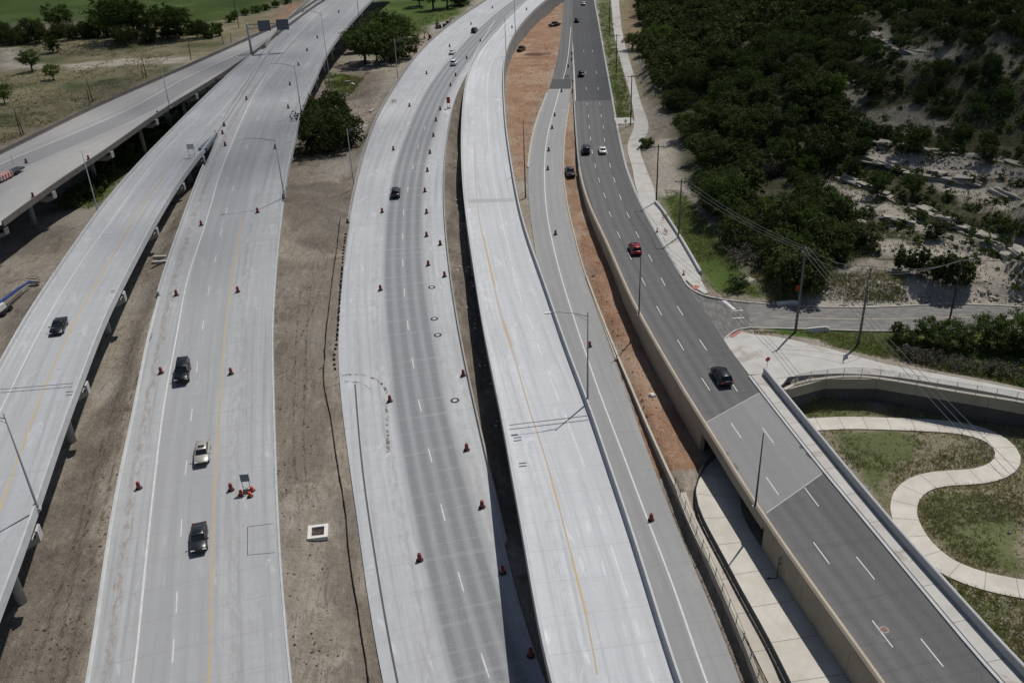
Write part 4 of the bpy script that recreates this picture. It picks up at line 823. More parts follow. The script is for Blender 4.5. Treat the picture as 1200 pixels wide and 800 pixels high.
# ------------------------------------------------------------------ painted lines
pb = bB; pc = oC
B.paint([(-20, 520), (0, 482), (41, 399), (60, 363), (100, 300), (140, 245), (172, 200), (200, 169), (233, 138)], .16, M_white, 'edge_line', bB)
B.paint([(-10, 625), (0, 597), (22, 535), (50, 460), (76, 400), (135, 294), (155, 260), (197, 200)], .20, M_yellow, 'centre_line', bB)
B.paint([(2, 701), (44, 590), (113, 396), (176, 272), (218, 203)], .12, M_white, 'edge_line', bB)
C.paint([(152, 830), (157, 795), (177, 598), (192, 475), (206, 399), (220, 325), (240, 265), (258, 203), (273, 165), (288, 130), (300, 107), (325, 68), (350, 39), (378, 8)], .22, M_white, 'edge_line', oC)
C.paint([(243, 840), (245, 797), (250, 600), (256, 500), (263, 398), (275, 307), (284, 257)], .30, M_yelf, 'edge_line', oC)
C.paint([(224, 169), (242, 148), (260, 130), (285, 98), (310, 62), (325, 44)], .18, M_white, 'gore_line', oC)
for x, y in ((203, 762), (207, 705), (212.5, 618), (218, 547.5), (224.5, 485.5), (231, 430), (238, 380.5), (244.5, 341), (252.5, 303), (259, 272), (265.5, 247), (273, 221), (280, 197), (289, 172), (302, 139), (314, 117), (328, 97), (344, 75), (361, 54)):
    C.dash(x, y, oC, M_white)
for x, y in ((568.5, 779), (540, 681), (519, 600), (504, 533), (492, 475), (484, 425), (478, 381), (474, 343), (472, 308), (472, 277), (473, 249), (478, 222), (484, 196), (490, 172), (498, 150)):
    D.dash(x, y, oD, M_white, width=.14)
D.paint([(580, 24), (566, 46), (557, 62), (551, 80), (547, 95)], .22, M_white, 'gore_line', oD)
Es.paint([(700, 790), (688, 722), (670, 652), (657, 600), (635, 522), (619, 477), (600, 407), (595, 397), (570, 295), (560, 245), (555, 165)], .16, M_yelf, 'edge_line', bE)
for q0, q1 in (((687, 720), (670, 652)), ((656, 597), (645, 558)), ((600, 407), (590, 375)), ((580, 335), (566, 275))):
    Es.paint([q0, ((q0[0]+q1[0])/2, (q0[1]+q1[1])/2), q1], .22, M_yellow, 'edge_line', bE, .012)
Es.paint([(599, 305), (585, 242), (576, 197), (571, 125), (573, 85), (592, 44), (615, 15)], .18, M_white, 'edge_line', bE)
for q0, q1 in (((600, 312), (612, 355)), ((617, 367), (625, 386)), ((630, 402), (636, 418)), ((641, 432), (655, 469)), ((662, 485), (685, 547)), ((701, 592), (705, 603)), ((716, 639), (736, 700)), ((744, 725), (750, 747)), ((752, 755), (757, 774)), ((760, 782), (766, 800))):
    Es.paint([q0, ((q0[0]+q1[0])/2, (q0[1]+q1[1])/2), q1], .17, M_white, 'lane_dash', bE)
F.paint([(840, 830), (827, 797), (787, 680), (755, 599), (736, 547), (707, 472), (681, 398), (666, 352), (655, 315), (641, 250), (638, 197), (641, 162), (649, 130), (656, 105), (664, 77), (669, 32)], .20, M_white, 'edge_line', oF)
A.paint([(-40, 209), (0, 189), (75, 158), (150, 126), (217, 89), (295, 54)], .10, M_joint, 'joint_line', bA)
A.paint([(-40, 212), (0, 192.5), (75, 161.5), (150, 129), (217, 92), (295, 56)], .35, M_white, 'edge_line', bA)
hd1 = [(684, 60), (686, 85), (687, 104), (688, 122), (689.5, 136), (690.5, 149), (692, 162.5), (694, 178), (697.5, 194), (702, 211), (708.5, 229), (715, 251), (725, 275), (738, 300), (754, 330), (772.5, 364), (797.5, 404), (827, 450), (862.5, 504), (905, 569), (962.5, 647.5), (1034, 742)]
hd2 = [(694.5, 60), (699, 85), (701, 104), (703, 122), (704.5, 136), (707, 149), (708.5, 164), (711, 178), (715, 194), (720, 211), (727, 231), (736, 252), (747, 275), (762, 302), (777, 330), (797, 364), (824, 404), (859, 451), (900, 510), (951, 582), (1014, 665), (1092, 764)]
for x, y in hd1+hd2: H.dash(x, y, oH, M_white, 3.5, .12, lift=.016)
H.paint([(674.5, 118), (672.5, 75), (670.5, 42)], .22, M_white, 'gore_line', oH)
ST.dash(854, 357, oST, M_white, 2.2, .5, 'stop_bar', 1.57); ST.paint([(905, 371), (975, 373.5), (1030, 374), (1150, 371), (1199, 373)], .15, M_yelf, 'centre_line', oST)
# joints across decks, with the gantry shadow painted as a strip
def cross(st, a, b, w, mat, par, name='expansion_joint'): st.paint([a, ((a[0]+b[0])/2, (a[1]+b[1])/2), b], w, mat, name, par, .010)
cross(Es, (597, 498), (688, 487), .16, M_joint, bE); cross(Es, (597, 503), (689, 492), .16, M_joint, bE)
cross(Es, (549, 236), (602, 234), 2.2, M_jointl, bE, 'repair_shadow_strip'); cross(H, (826, 495.5), (890, 460), .14, M_jointl, oH); cross(H, (898, 601), (963, 555), .14, M_jointl, oH)
cross(B, (1, 456), (86, 449), .14, M_joint, bB); cross(B, (1, 460), (85, 453), .14, M_joint, bB); cross(C, (181, 346), (317, 346), .12, M_jointl, oC); cross(C, (303, 65.5), (338, 64), .5, M_jointl, oC, 'repair_shadow_strip')  # last strip paints the sign gantry's shadow on the viaduct deck
for a, b in (((602, 513), (611, 512)), ((602, 516.5), (611, 515.5)), ((608, 543), (617, 542)), ((608, 546.5), (617, 545.5))): cross(Es, a, b, .22, M_joint, bE, 'scupper')
for a, b in (((77, 459.5), (86, 458.5)), ((77, 463), (86, 462)), ((130, 341), (136, 340.5)), ((130, 343), (136, 342.5))): cross(B, a, b, .22, M_joint, bB, 'scupper')

# ------------------------------------------------------------------ vehicles
PAINT = {}
def paint_mat(name, c, met=.3):
    if name not in PAINT: PAINT[name] = plain('car paint '+name, c, .3, .4, met, .25)
    return PAINT[name]
def car(kind, pm, label, p, head, group=None, name='car'):
    """nose towards +Y in local space; head = heading angle of the nose in the XY plane"""
    spec = {'sedan': (4.8, 1.84, 1.45, .92, [(-2.4, .62, .80), (-2.25, .40, .95), (-1.6, .30, .98), (-.2, .26, .96), (.95, .28, .93), (1.7, .32, .86), (2.2, .40, .74), (2.4, .48, .60)], (-1.85, -1.0, .40, 1.15)),
            'suv': (4.9, 1.95, 1.78, 1.08, [(-2.45, .66, .98), (-2.35, .45, 1.10), (-1.6, .36, 1.13), (-.2, .33, 1.12), (.9, .34, 1.10), (1.75, .38, 1.04), (2.3, .46, .90), (2.45, .52, .74)], (-2.25, -1.85, .45, 1.20)),
            'large': (5.5, 2.05, 1.93, 1.16, [(-2.75, .70, 1.05), (-2.65, .48, 1.18), (-1.8, .40, 1.21), (-.2, .37, 1.20), (1.1, .38, 1.18), (2.05, .42, 1.13), (2.6, .48, .98), (2.75, .56, .82)], (-2.58, -2.30, .60, 1.35)),
            'sport': (4.7, 1.90, 1.32, .88, [(-2.35, .58, .80), (-2.2, .38, .92), (-1.6, .26, .95), (-.2, .22, .90), (.95, .24, .87), (1.7, .28, .82), (2.2, .36, .68), (2.35, .44, .54)], (-1.75, -.75, .05, .95)),
            'pickup': (5.7, 2.03, 1.90, 1.12, [(-2.85, .70, 1.02), (-2.8, .50, 1.10), (-1.8, .44, 1.12), (-.6, .40, 1.12), (.8, .40, 1.14), (1.9, .44, 1.10), (2.7, .50, .98), (2.85, .58, .80)], (-.95, -.75, .75, 1.45))}[kind]
    Lg, W, Ht, belt, sts, cab = spec; root = empty(name, p, head-math.pi/2); tag(root, label, 'car' if kind != 'pickup' else 'pickup truck', group)
    mb = MB(); vv = []; ff = []; hw = W/2; m = 10
    for y, zb, zt in sts:
        e = abs(y)/(Lg/2); w = hw*(1-.16*max(0, e-.72)/.28)
        vv += [(-w*.88, y, zb), (-w*.99, y, zb+.14), (-w, y, (zb+zt)/2), (-w*.97, y, zt-.10), (-w*.84, y, zt), (w*.84, y, zt), (w*.97, y, zt-.10), (w, y, (zb+zt)/2), (w*.99, y, zb+.14), (w*.88, y, zb)]
    for i in range(len(sts)-1):
        for k in range(m): ff.append((i*m+k, i*m+(k+1) % m, (i+1)*m+(k+1) % m, (i+1)*m+k))
    ff += [tuple(range(m)), tuple(range((len(sts)-1)*m, len(sts)*m))]
    body = mb.add(vv, ff).build('body', pm, root, True)
    y0, y1, y2, y3 = cab; zb = belt-.06; zr = Ht; wb, wt = hw*.86, hw*.68; ym = (y1+y2)/2
    g = MB(); g.add([(-wb, y0, zb), (wb, y0, zb), (wb, y3, zb), (-wb, y3, zb), (-wt, y1, zr-.05), (wt, y1, zr-.05), (wt, y2, zr-.05), (-wt, y2, zr-.05)], [(0, 3, 2, 1), (4, 5, 6, 7), (0, 1, 5, 4), (1, 2, 6, 5), (2, 3, 7, 6), (3, 0, 4, 7)]); 
    g.build('window_glass', M_glass, root)
    r = MB(); vv = []
    for y, w, z_ in ((y1-.14, wt*.93, zr-.06), (y1+.05, wt+.03, zr-.015), (ym, wt+.05, zr+.02), (y2-.05, wt+.03, zr-.015), (y2+.12, wt*.93, zr-.07)): vv += [(-w, y, z_-.05), (-w*.9, y, z_), (w*.9, y, z_), (w, y, z_-.05)]
    r.add(vv, [(4*i+k, 4*i+(k+1) % 4, 4*i+4+(k+1) % 4, 4*i+4+k) for i in range(4) for k in range(4)]+[(0, 1, 2, 3), (16, 17, 18, 19)]); roof = r.build('roof', pm, root, True)
    if kind in ('sedan', 'sport', 'suv'): MB().box((0, y2-.45, zr+.015), (wt*1.2, .5, .02)).build('sunroof', M_glass, roof)
    for sx in (-1, 1):
        for q in (([(sx*wb, y3, zb), (sx*wt, y2, zr-.05)], .045), ([(sx*wb, y0, zb), (sx*wt, y1, zr-.05)], .06), ([(sx*(wb+.005), ym+.1, zb), (sx*(wt+.005), ym+.05, zr-.05)], .045)): MB().tube(q[0], q[1], 5).build('pillar', pm, root)
        MB().box((sx*(hw+.10), y3-.25, belt+.02), (.2, .14, .15)).build('mirror', pm, root)
        MB().box((sx*hw*.68, Lg/2-.13, sts[-1][2]+.04), (hw*.42, .16, .13)).build('headlight', M_lens, root)
        MB().box((sx*hw*.72, -Lg/2+.06, sts[0][2]-.02), (hw*.34, .14, .16)).build('tail_light', M_tail, root)
    MB().box((0, Lg/2-.03, sts[-1][1]+.06), (W*.6, .09, .16)).build('grille', M_black, root)
    if kind == 'pickup': MB().box((0, (-Lg/2+y0)/2, belt-.01), (W*.78, y0+Lg/2-.35, .1)).build('bed', M_black, root)
    wr = .34 if kind in ('sedan', 'sport') else .39
    for sx in (-1, 1):
        for yy in (-Lg*.29, Lg*.30):
            t = MB(); vv = []; n = 14
            for x_, r_ in ((-.11, wr*.88), (-.08, wr), (.08, wr), (.11, wr*.88)):
                for k in range(n): a = 2*math.pi*k/n; vv.append((sx*(hw-.12)+x_, yy+r_*math.cos(a), wr+r_*math.sin(a)))
            t.add(vv, [(i*n+k, i*n+(k+1) % n, (i+1)*n+(k+1) % n, (i+1)*n+k) for i in range(3) for k in range(n)]+[tuple(range(n)), tuple(range(3*n, 4*n))]); wo_ = t.build('wheel', M_black, root)
            t = MB(); vv = []
            for x_ in (.112, .125):
                for k in range(n): a = 2*math.pi*k/n; vv.append((sx*(hw-.12)+sx*x_, yy+wr*.62*math.cos(a), wr+wr*.62*math.sin(a)))
            t.add(vv, [(k, (k+1) % n, n+(k+1) % n, n+k) for k in range(n)]+[tuple(range(n)), tuple(range(n, 2*n))]).build('rim', M_steel, wo_)
    return root
def heading(st, p, away=True):
    i = int(np.argmin(np.linalg.norm((st.L+st.Rt)[:, :2]/2-np.array(p)[:2], axis=1))); t = st.T[i]; a = math.atan2(t[1], t[0]); return a if away == (t[1] > 0) else a+math.pi
BLK, GRY, SIL, WHT, RED = paint_mat('black', (.005, .005, .006), 0), paint_mat('graphite', (.028, .03, .034)), paint_mat('champagne silver', (.42, .40, .36)), paint_mat('white', (.72, .72, .71), 0), paint_mat('dark red', (.24, .018, .022))
CARS = [(B, 70, 386, 'sport', BLK, False, 'black low coupe driving on the raised ramp at far left'), (C, 215, 440, 'large', BLK, False, 'large black SUV on the left freeway between two traffic drums'),
        (C, 238, 534, 'sedan', SIL, False, 'pale silver sedan on the left freeway beside the yellow line'), (C, 234.5, 634, 'sedan', GRY, False, 'dark grey sedan nearest the camera on the left freeway'),
        (D, 464, 229, 'suv', GRY, True, 'dark grey car alone in the left lane of the middle freeway'), (D, 530, 63, 'sedan', WHT, True, 'white sedan ahead of the other white car on the middle freeway'),
        (D, 532, 76, 'suv', WHT, True, 'white hatchback behind the white sedan on the middle freeway'), (D, 556, 38, 'suv', BLK, True, 'black SUV farthest up the middle freeway'),
        (H, 744, 295, 'suv', RED, True, 'dark red SUV on the frontage road'), (H, 845, 445, 'suv', BLK, True, 'black car on the frontage road just before the overpass'),
        (H, 686.5, 178.5, 'large', BLK, True, 'black SUV beside the white car on the frontage road'), (H, 706, 178.5, 'sedan', WHT, True, 'white car on the frontage road beside the black SUV'),
        (H, 681, 89, 'suv', BLK, True, 'black car on the frontage road beside the gore of the exit ramp'), (H, 676, 26, 'suv', BLK, True, 'small black car far up the frontage road'),
        (H, 683.5, 6, 'sedan', SIL, True, 'silver car at the top edge of the frontage road')]
def at_road(st, x, y):
    h = st.bvhx.ray_cast(Vector(CP), Vector(ray(x, y)).normalized()); return np.array(h[0]) if h[0] is not None else np.array(gcast(x, y))
for st, x, y, k, pm, away, lb in CARS:
    p = at_road(st, x, y); p[2] = st.z(p[0], p[1], p[2]); hd = heading(st, p, away)
    car(k, pm, lb, p, hd)

# ------------------------------------------------------------------ traffic drums
def make_drum(mat):
    root = empty('traffic_drum', (0, 0, 0))
    MB().lathe([(.30, .06), (.30, .10), (.285, .12), (.285, .34), (.27, .36), (.27, .58), (.255, .60), (.255, .82), (.235, .84), (.235, .98), (.19, 1.02), (.06, 1.03)], 16).build('barrel', mat, root, True)
    MB().lathe([(.46, 0), (.47, .05), (.40, .09), (.30, .095)], 16, (0, 0, .01)).build('rubber_base', M_black, root)
    for r_, z0 in ((.29, .22), (.275, .44), (.26, .67)): MB().lathe([(r_-.01, z0), (r_, z0+.005), (r_, z0+.09), (r_-.01, z0+.095)], 16).build('reflective_band', M_band, root)
    MB().box((0, 0, 1.06), (.18, .03, .08)).build('handle', M_black, root)
    return root
drum0 = make_drum(M_redpl); drum_used = [False]
ORD = ['nearest', 'second nearest', 'third nearest', 'fourth nearest', 'fifth nearest', 'sixth nearest', 'seventh nearest', 'eighth nearest', 'ninth nearest', 'tenth nearest', 'eleventh nearest', 'twelfth nearest', 'thirteenth nearest', 'fourteenth nearest', 'fifteenth nearest', 'sixteenth nearest', 'seventeenth nearest', 'eighteenth nearest', 'farthest']
ROWS = [(C, 'on the left freeway shoulder', [(163, 572), (189, 437), (207, 346), (236, 264)]), (C, 'right of the left freeway yellow line', [(271, 574), (271, 438), (279, 342), (302, 249)]),
        (C, 'climbing the right lanes of the viaduct', [(323, 174), (338, 127), (340, 100), (350, 77), (360, 60), (372, 45), (397, 15)]), (C, 'around the ramp gore', [(264, 171), (253, 158), (261, 157), (263, 148), (289, 117), (325, 42), (355, 14)]),
        (A, 'on the grey freeway bridge', [(39, 231), (31, 191), (104, 187), (185, 134), (254, 95)]), (D, 'left of the middle freeway lanes', [(492, 656), (457, 470), (446, 340), (448, 249), (461, 176), (480, 125), (500, 87), (527, 55), (552, 29), (577, 10)]),
        (D, 'right of the middle freeway lanes', [(622, 768), (589, 671), (565, 594), (547, 527), (543, 440), (502, 311), (500, 277), (500, 250), (498, 225), (501, 201), (504, 180), (508, 160), (511, 142), (516, 129), (528, 101), (534, 89), (547, 69), (563, 49)]),
        (D, 'against the low barrier of the middle freeway', [(521, 324), (516, 287)]),
        (F, 'on the exit ramp', [(763, 609), (691, 406), (651, 275), (642, 199), (643, 177), (647, 151), (650, 136), (658, 108), (666, 79)]), (H, 'beside the frontage road gore', [(671, 108), (671.5, 98), (670, 71), (670, 64)]),
        (Es, 'at the top of the pale ramp', [(600, 33), (617, 12)])]
for st, row, pts in ROWS:
    for i, (x, y) in enumerate(sorted(pts, key=lambda q: -q[1])):
        p = at_road(st, x, y); p[2] = st.z(p[0], p[1], p[2])
        o = drum0 if not drum_used[0] else copy_tree(drum0); drum_used[0] = True; o.location = Vector(p); o.rotation_euler.z = random.uniform(0, 6); o.scale = (.9, .9, .95)
        tag(o, 'orange traffic drum, %s in the row %s' % (ORD[i], row), 'traffic drum', 'traffic drums '+row)
def cone(p, label, name='traffic_cone'):
    r = empty(name, p); tag(r, label, 'traffic cone')
    MB().lathe([(.19, .05), (.17, .08), (.05, .95), (.03, .98)], 12).build('cone_body', M_orange, r, True); MB().box((0, 0, .03), (.5, .5, .06)).build('base', M_black, r); MB().lathe([(.135, .38), (.10, .62)], 12).build('reflective_band', M_refl, r)
for x, y, lb in ((770, 272, 'orange cone on the sidewalk near the far end of the white wall'), (801, 322, 'orange cone on the sidewalk near the blunt end of the white wall')):
    p = at_road(WK, x, y); cone(p, lb)
# barricade by the white wall
def barricade(p, rz, label):
    r = empty('barricade', p, rz); tag(r, label, 'barricade')
    for z_ in (.45, .85): 
        b = MB().box((0, 0, z_), (1.3, .04, .2)).build('board', M_red, r)
        for k in range(3): MB().box((-.4+.4*k, -.025, z_), (.16, .008, .2)).build('stripe', M_refl, b)
    for sx in (-1, 1): MB().tube([(sx*.55, -.35, 0), (sx*.55, 0, 1.05), (sx*.55, .35, 0)], .03, 5).build('leg', M_steel, r)
barricade(at_road(WK, 779, 257), .5, 'red and white barricade beside the white sidewalk wall'); barricade(at_road(WK, 780, 274), 1.9, 'low red barricade on the sidewalk between the two cones')
barricade(at_road(F, 664, 92), .1, 'red barricade closing the gore of the exit ramp'); barricade(at_road(D, 462, 121), .3, 'red barricade on the left edge of the middle freeway')
# temporary signs
def sign(p, rz, label, w, h, z0, mat, drums=0, name='temporary_sign'):
    r = empty(name, p, rz); tag(r, label, 'road sign')
    pn = MB().box((0, 0, z0+h/2), (w, .05, h)).build('sign_panel', mat, r)
    for k in (-1, 1): MB().box((k*w*.5, .04, z0+h/2), (.05, .05, h)).build('panel_rib', M_steeld, pn)
    for sx in (-1, 1): MB().tube([(sx*w*.42, 0, 0), (sx*w*.42, .02, z0+.2)], .035, 5).build('post', M_steeld, r)
    MB().tube([(-w*.42, 0, .15), (w*.42, 0, z0*.55)], .025, 4).build('brace', M_steeld, r); MB().tube([(w*.42, 0, .15), (-w*.42, 0, z0*.55)], .025, 4).build('brace', M_steeld, r)
    MB().box((0, 0, .05), (w*1.1, .9, .08)).build('foot', M_black, r)
sp_ = at_road(C, 290, 576); sign(sp_, .05, 'square grey sign on crossed legs beside the yellow line of the left freeway', 1.0, 1.05, 1.55, M_signback)
for dx, dy, lb in ((-.65, -.45, 'orange drum left of the grey sign on crossed legs'), (.55, .15, 'orange drum right of the grey sign on crossed legs'), (.55, -.9, 'orange drum in front of the grey sign on crossed legs')):
    o = copy_tree(drum0); o.location = Vector((sp_[0]+dx, sp_[1]+dy, sp_[2])); o.scale = (.8, .8, .62); tag(o, lb, 'traffic drum', 'drums at the grey sign')
    for ch in o.children:
        if ch.name.startswith('barrel'): ch.data = ch.data.copy(); ch.data.materials[0] = M_orange
sign(at_road(C, 226, 187), .1, 'small grey sign on posts beside the crash cushion at the gore', 1.5, 1.2, 2.4, M_refl)
sign(at_road(D, 526, 127), 0, 'tall red sign on a stand at the right edge of the middle freeway', .9, 1.7, 1.4, M_red)
# crash cushion at the gore between the raised ramp and the left freeway
g0, g1 = at_road(C, 253, 160), at_road(C, 238, 178); dv = np.array(g0)-np.array(g1); Lc = np.linalg.norm(dv[:2]); cc = empty('crash_cushion', g1, math.atan2(dv[1], dv[0])); tag(cc, 'dark steel crash cushion at the nose where the ramp leaves the left freeway', 'crash cushion')
for k in range(6):
    w = 2.0-1.1*k/5; MB().box((Lc*(k+.5)/6, 0, .45), (Lc/6*.94, w, .8)).build('bay', M_signback, cc)
MB().box((Lc+.1, 0, .5), (.2, .8, .9)).build('nose_plate', M_black, cc)

# ------------------------------------------------------------------ lamps
def lamp(p, h, arm, yaw, label, mat=M_steel, name='street_lamp', r=.11, armrise=1.0):
    o = empty(name, p, yaw); tag(o, label, 'street lamp', 'street lamps')
    MB().lathe([(r*1.7, 0), (r*1.7, .25), (r*1.25, .3), (r*.6, h)], 8).build('shaft', mat, o, True)
    MB().box((0, 0, -.12), (.55, .55, .3)).build('base', M_conc, o)
    if arm > 0:
        a = MB().tube([(0, 0, h-.6), (arm*.3, 0, h-.05), (arm*.75, 0, h+armrise*.35), (arm, 0, h+armrise*.4)], [r*.6, r*.5, r*.4, r*.35], 6).build('arm', mat, o)
        MB().tube([(0, 0, h-1.2), (arm*.35, 0, h-.1)], r*.3, 4).build('brace', mat, o)
        MB().box((arm+.35, 0, h+armrise*.4-.02), (.8, .32, .14)).build('luminaire', M_refl, o)
    return o
def edge_pt(st, left, y, out=.45, up=.3):
    e = st.L if left else st.Rt; ys = np.array([pix(q)[1] for q in e]); i = int(np.argmin(np.abs(ys-y))); n = -st.N[i] if left else st.N[i]
    return np.r_[e[i, :2]+n*out, e[i, 2]+up], math.atan2(-n[1], -n[0])
def solve_h(p, ytop):
    best = min(np.arange(4, 30, .1), key=lambda h: abs(pix(np.array(p)+[0, 0, h])[1]-ytop)); return float(best)
for st, lf, y, yt, arm, lb in ((B, False, 600, 484, 3.2, 'tall grey lamp on the right parapet of the raised ramp at far left'), (B, True, 250, 176, 0, 'slim grey lamp post on the left parapet of the raised ramp'), (A, False, 128, 80, 0, 'slim grey lamp post on the near parapet of the grey freeway bridge'),
                          (C, False, 232, 162, 6.0, 'curved arm lamp on the right parapet of the viaduct, nearest of its row'), (C, False, 135, 75, 6.0, 'curved arm lamp on the right parapet of the viaduct, above the dark trees'), (C, False, 18, -40, 4, 'grey lamp at the top edge on the viaduct'),
                          (D, True, 222, 151, 3.6, 'curved arm lamp left of the middle freeway beside the dark trees'), (D, True, 96, 46, 4.5, 'curved arm lamp left of the middle freeway below the excavators'), (Es, False, 66, 20, 0, 'slim lamp post on the right parapet of the pale ramp'), (Es, False, 40, -14, 0, 'slim lamp post at the top bend of the pale ramp'),
                          (Es, False, 470, 366, 4.6, 'tall lamp with an arm over the pale ramp in the middle of the picture')):
    p, yw = edge_pt(st, lf, y); lamp(p, solve_h(p, yt), arm, yw, lb)
for y, yt, lb in ((372, 301, 'thin dark lamp post on the frontage road wall above the red dirt'), (592, 507, 'thin dark lamp post on the overpass parapet')):
    p, yw = edge_pt(H, True, y, .5, .4); lamp(p, solve_h(p, yt), 0, yw, lb, M_steeld, r=.10)
p = np.array(gcast(388, 106)); lamp(p, solve_h(p, 14), 6, math.pi-.25, 'tallest lamp, standing on the ground right of the viaduct')
p = np.array(gcast(616, 232)); lamp(p, solve_h(p, 140), 0, 0, 'dark pole in the gap between the pale ramp and the exit ramp', M_steeld, r=.13)
# wall lamp bracket near the underpass
pw, yw = edge_pt(H, True, 655, .62, -3.6); q = empty('wall_lamp', pw, yw+math.pi); tag(q, 'black wall lamp pole with brackets on the tan wall by the underpass', 'lamp')
MB().tube([(.35, 0, .1), (.35, 0, 3.0)], .06, 6).build('shaft', M_steeld, q)
for z_ in (2.1, 2.9): MB().tube([(0, 0, z_), (.35, 0, z_)], .05, 5).build('bracket', M_steeld, q)
a = MB().tube([(.35, 0, .1), (.6, -.1, -.05), (1.0, -.2, 0)], .045, 5).build('arm', M_steeld, q); MB().box((1.15, -.22, 0), (.4, .2, .12)).build('luminaire', M_steeld, q)

# ------------------------------------------------------------------ utility poles and wires
WP = {}
def upole(key, x, y, yt, label, mat, xarm=2.4, r=.17, yaw=0.0, lean=0.0, gear=False):
    p = np.array(gcast(x, y)); h = solve_h(p, yt); o = empty('utility_pole', p, yaw); tag(o, label, 'utility pole', 'utility poles')
    MB().tube([(0, 0, -.5), (0, 0, h*.5), (0, 0, h)], [r, r*.85, r*.65], 8).build('shaft', mat, o); tops = []
    if xarm:
        c_ = MB().box((0, .12, h-.5), (xarm, .12, .14)).build('crossarm', mat, o)
        for k in (-.46, 0, .46): MB().lathe([(.05, 0), (.07, .1), (.03, .22)], 6, (k*xarm, .12, h-.43)).build('insulator', M_steel, c_)
    if gear:
        for k in (-1, 1): MB().lathe([(.2, 0), (.22, .05), (.22, .7), (.1, .78)], 8, (k*.4, 0, h-2.6)).build('transformer', M_steel, o)
        MB().box((0, .12, h-1.6), (1.8, .1, .12)).build('crossarm', mat, o)
    ca, sa = math.cos(yaw), math.sin(yaw); WP[key] = [Vector((p[0]+k*max(xarm, .4)*ca, p[1]+k*max(xarm, .4)*sa, p[2]+h-.2)) for k in (-.46, 0, .46)]
upole('a', 714, 42, -8, 'wooden utility pole at the top of the sidewalk verge', M_wood); upole('b', 722, 86, 40, 'wooden utility pole with crossarm on the verge beside the bare dirt', M_wood)
upole('c', 739, 147, 88, 'wooden utility pole at the concrete pad by the path bend', M_wood); upole('d', 769, 237, 170, 'wooden utility pole behind the far end of the white wall', M_wood)
upole('e', 795, 279, 210, 'grey utility pole on the grass behind the white wall', M_woodg); upole('f', 932, 389, 291, 'leaning grey utility pole on the grass island left of the other', M_woodg, 1.6, .22, .6)
upole('g', 1006, 402, 314, 'grey utility pole with transformers on the grass island', M_woodg, 2.6, .2, 1.2, gear=True); upole('h', 1112, 378, 303, 'dark wooden utility pole among the street side trees', M_wood, 1.2, .16)
def wire(a, b, sag, label, n=14, r=.035):
    pts = [a.lerp(b, k/n)-Vector((0, 0, sag*4*(k/n)*(1-k/n))) for k in range(n+1)]; o = MB().tube(pts, r, 4).build('power_line', M_wire); tag(o, label, 'power line', 'power lines')
far_r = [Vector((P(1330, 760, 8)[0]+k, P(1330, 760, 8)[1]+k*.7, 12.0)) for k in (-1, 0, 1)]
names = {'a': 'top pole', 'e': 'grass pole'}
SPANS = [('e', 'f', 'from the grass verge pole to the leaning pole'), ('f', None, 'from the leaning pole over the winding path'), ('g', 'h', 'from the transformer pole to the dark pole'), ('f', 'g', 'between the two grass island poles'), ('d', 'e', 'between the poles behind the white wall')]
for a_, b_, tx in SPANS:
    for k, side_ in enumerate(('left', 'middle', 'right')):
        if a_ in ('f', 'd') and b_ in ('g', 'e') and k == 1: continue
        wire(WP[a_][k], (WP[b_][k] if b_ else far_r[k]), 1.0, '%s power line strung %s' % (side_, tx))
h_r = [Vector((WP['h'][k].x+75, WP['h'][k].y-6, WP['h'][k].z)) for k in range(3)]
for k in (0, 2): wire(WP['h'][k], h_r[k], 1.0, '%s power line running right from the dark pole' % ('near' if k else 'far'))
for i, (x, y, yt) in enumerate(((25, 160, 128), (28, 158, 140), (105, 121, 105), (109, 120, 92), (168, 92, 78), (172, 91, 67), (224, 70, 44), (262, 52, 37), (271, 50, 40), (280, 33, -3))):
    p = np.array(gcast(x, y)); h = solve_h(p, yt); o = MB().tube([(0, 0, -.4), (.15*(-1)**i, 0, h*.6), (.3*(-1)**i, 0, h)], [.16, .13, .09], 6).build('wooden_post', M_wood); o.location = Vector(p)
    tag(o, 'thin dark wooden post behind the grey freeway bridge, %s from the left' % ['first', 'second', 'third', 'fourth', 'fifth', 'sixth', 'seventh', 'eighth', 'ninth', 'tenth'][i], 'post', 'wooden posts in the field')

# ------------------------------------------------------------------ overhead sign structure
pg = at_road(C, 295, 62); hgt = solve_h(pg, 28); og = empty('sign_gantry', pg, math.atan2(*(C.N[iy(C, 55)][::-1]))); tag(og, 'overhead sign structure with two blue grey panels over the viaduct', 'sign gantry')
MB().lathe([(.55, 0), (.55, .4), (.42, .5), (.36, hgt)], 12).build('column', M_steel, og, True)
for dz in (-.4, -1.6):
    for dy in (-.4, .4): MB().tube([(0, dy, hgt+dz), (13.5, dy, hgt+dz)], .09, 6).build('chord', M_steel, og)
for k in range(9): MB().tube([(1.5*k, -.4, hgt-1.6), (1.5*k+1.5, -.4, hgt-.4)], .05, 4).build('web', M_steel, og)
for x0 in (5.6, 11.6):
    pn = MB().box((x0, -.65, hgt-.9), (4.0, .08, 3.4)).build('sign_panel', M_signback, og)
    for k in range(5): MB().box((x0-1.6+.8*k, -.72, hgt-.9), (.09, .06, 3.3)).build('stiffener', M_steeld, pn)
    for k in range(3): MB().box((x0, -.72, hgt-2.0+1.1*k), (3.9, .05, .08)).build('stiffener', M_steeld, pn)

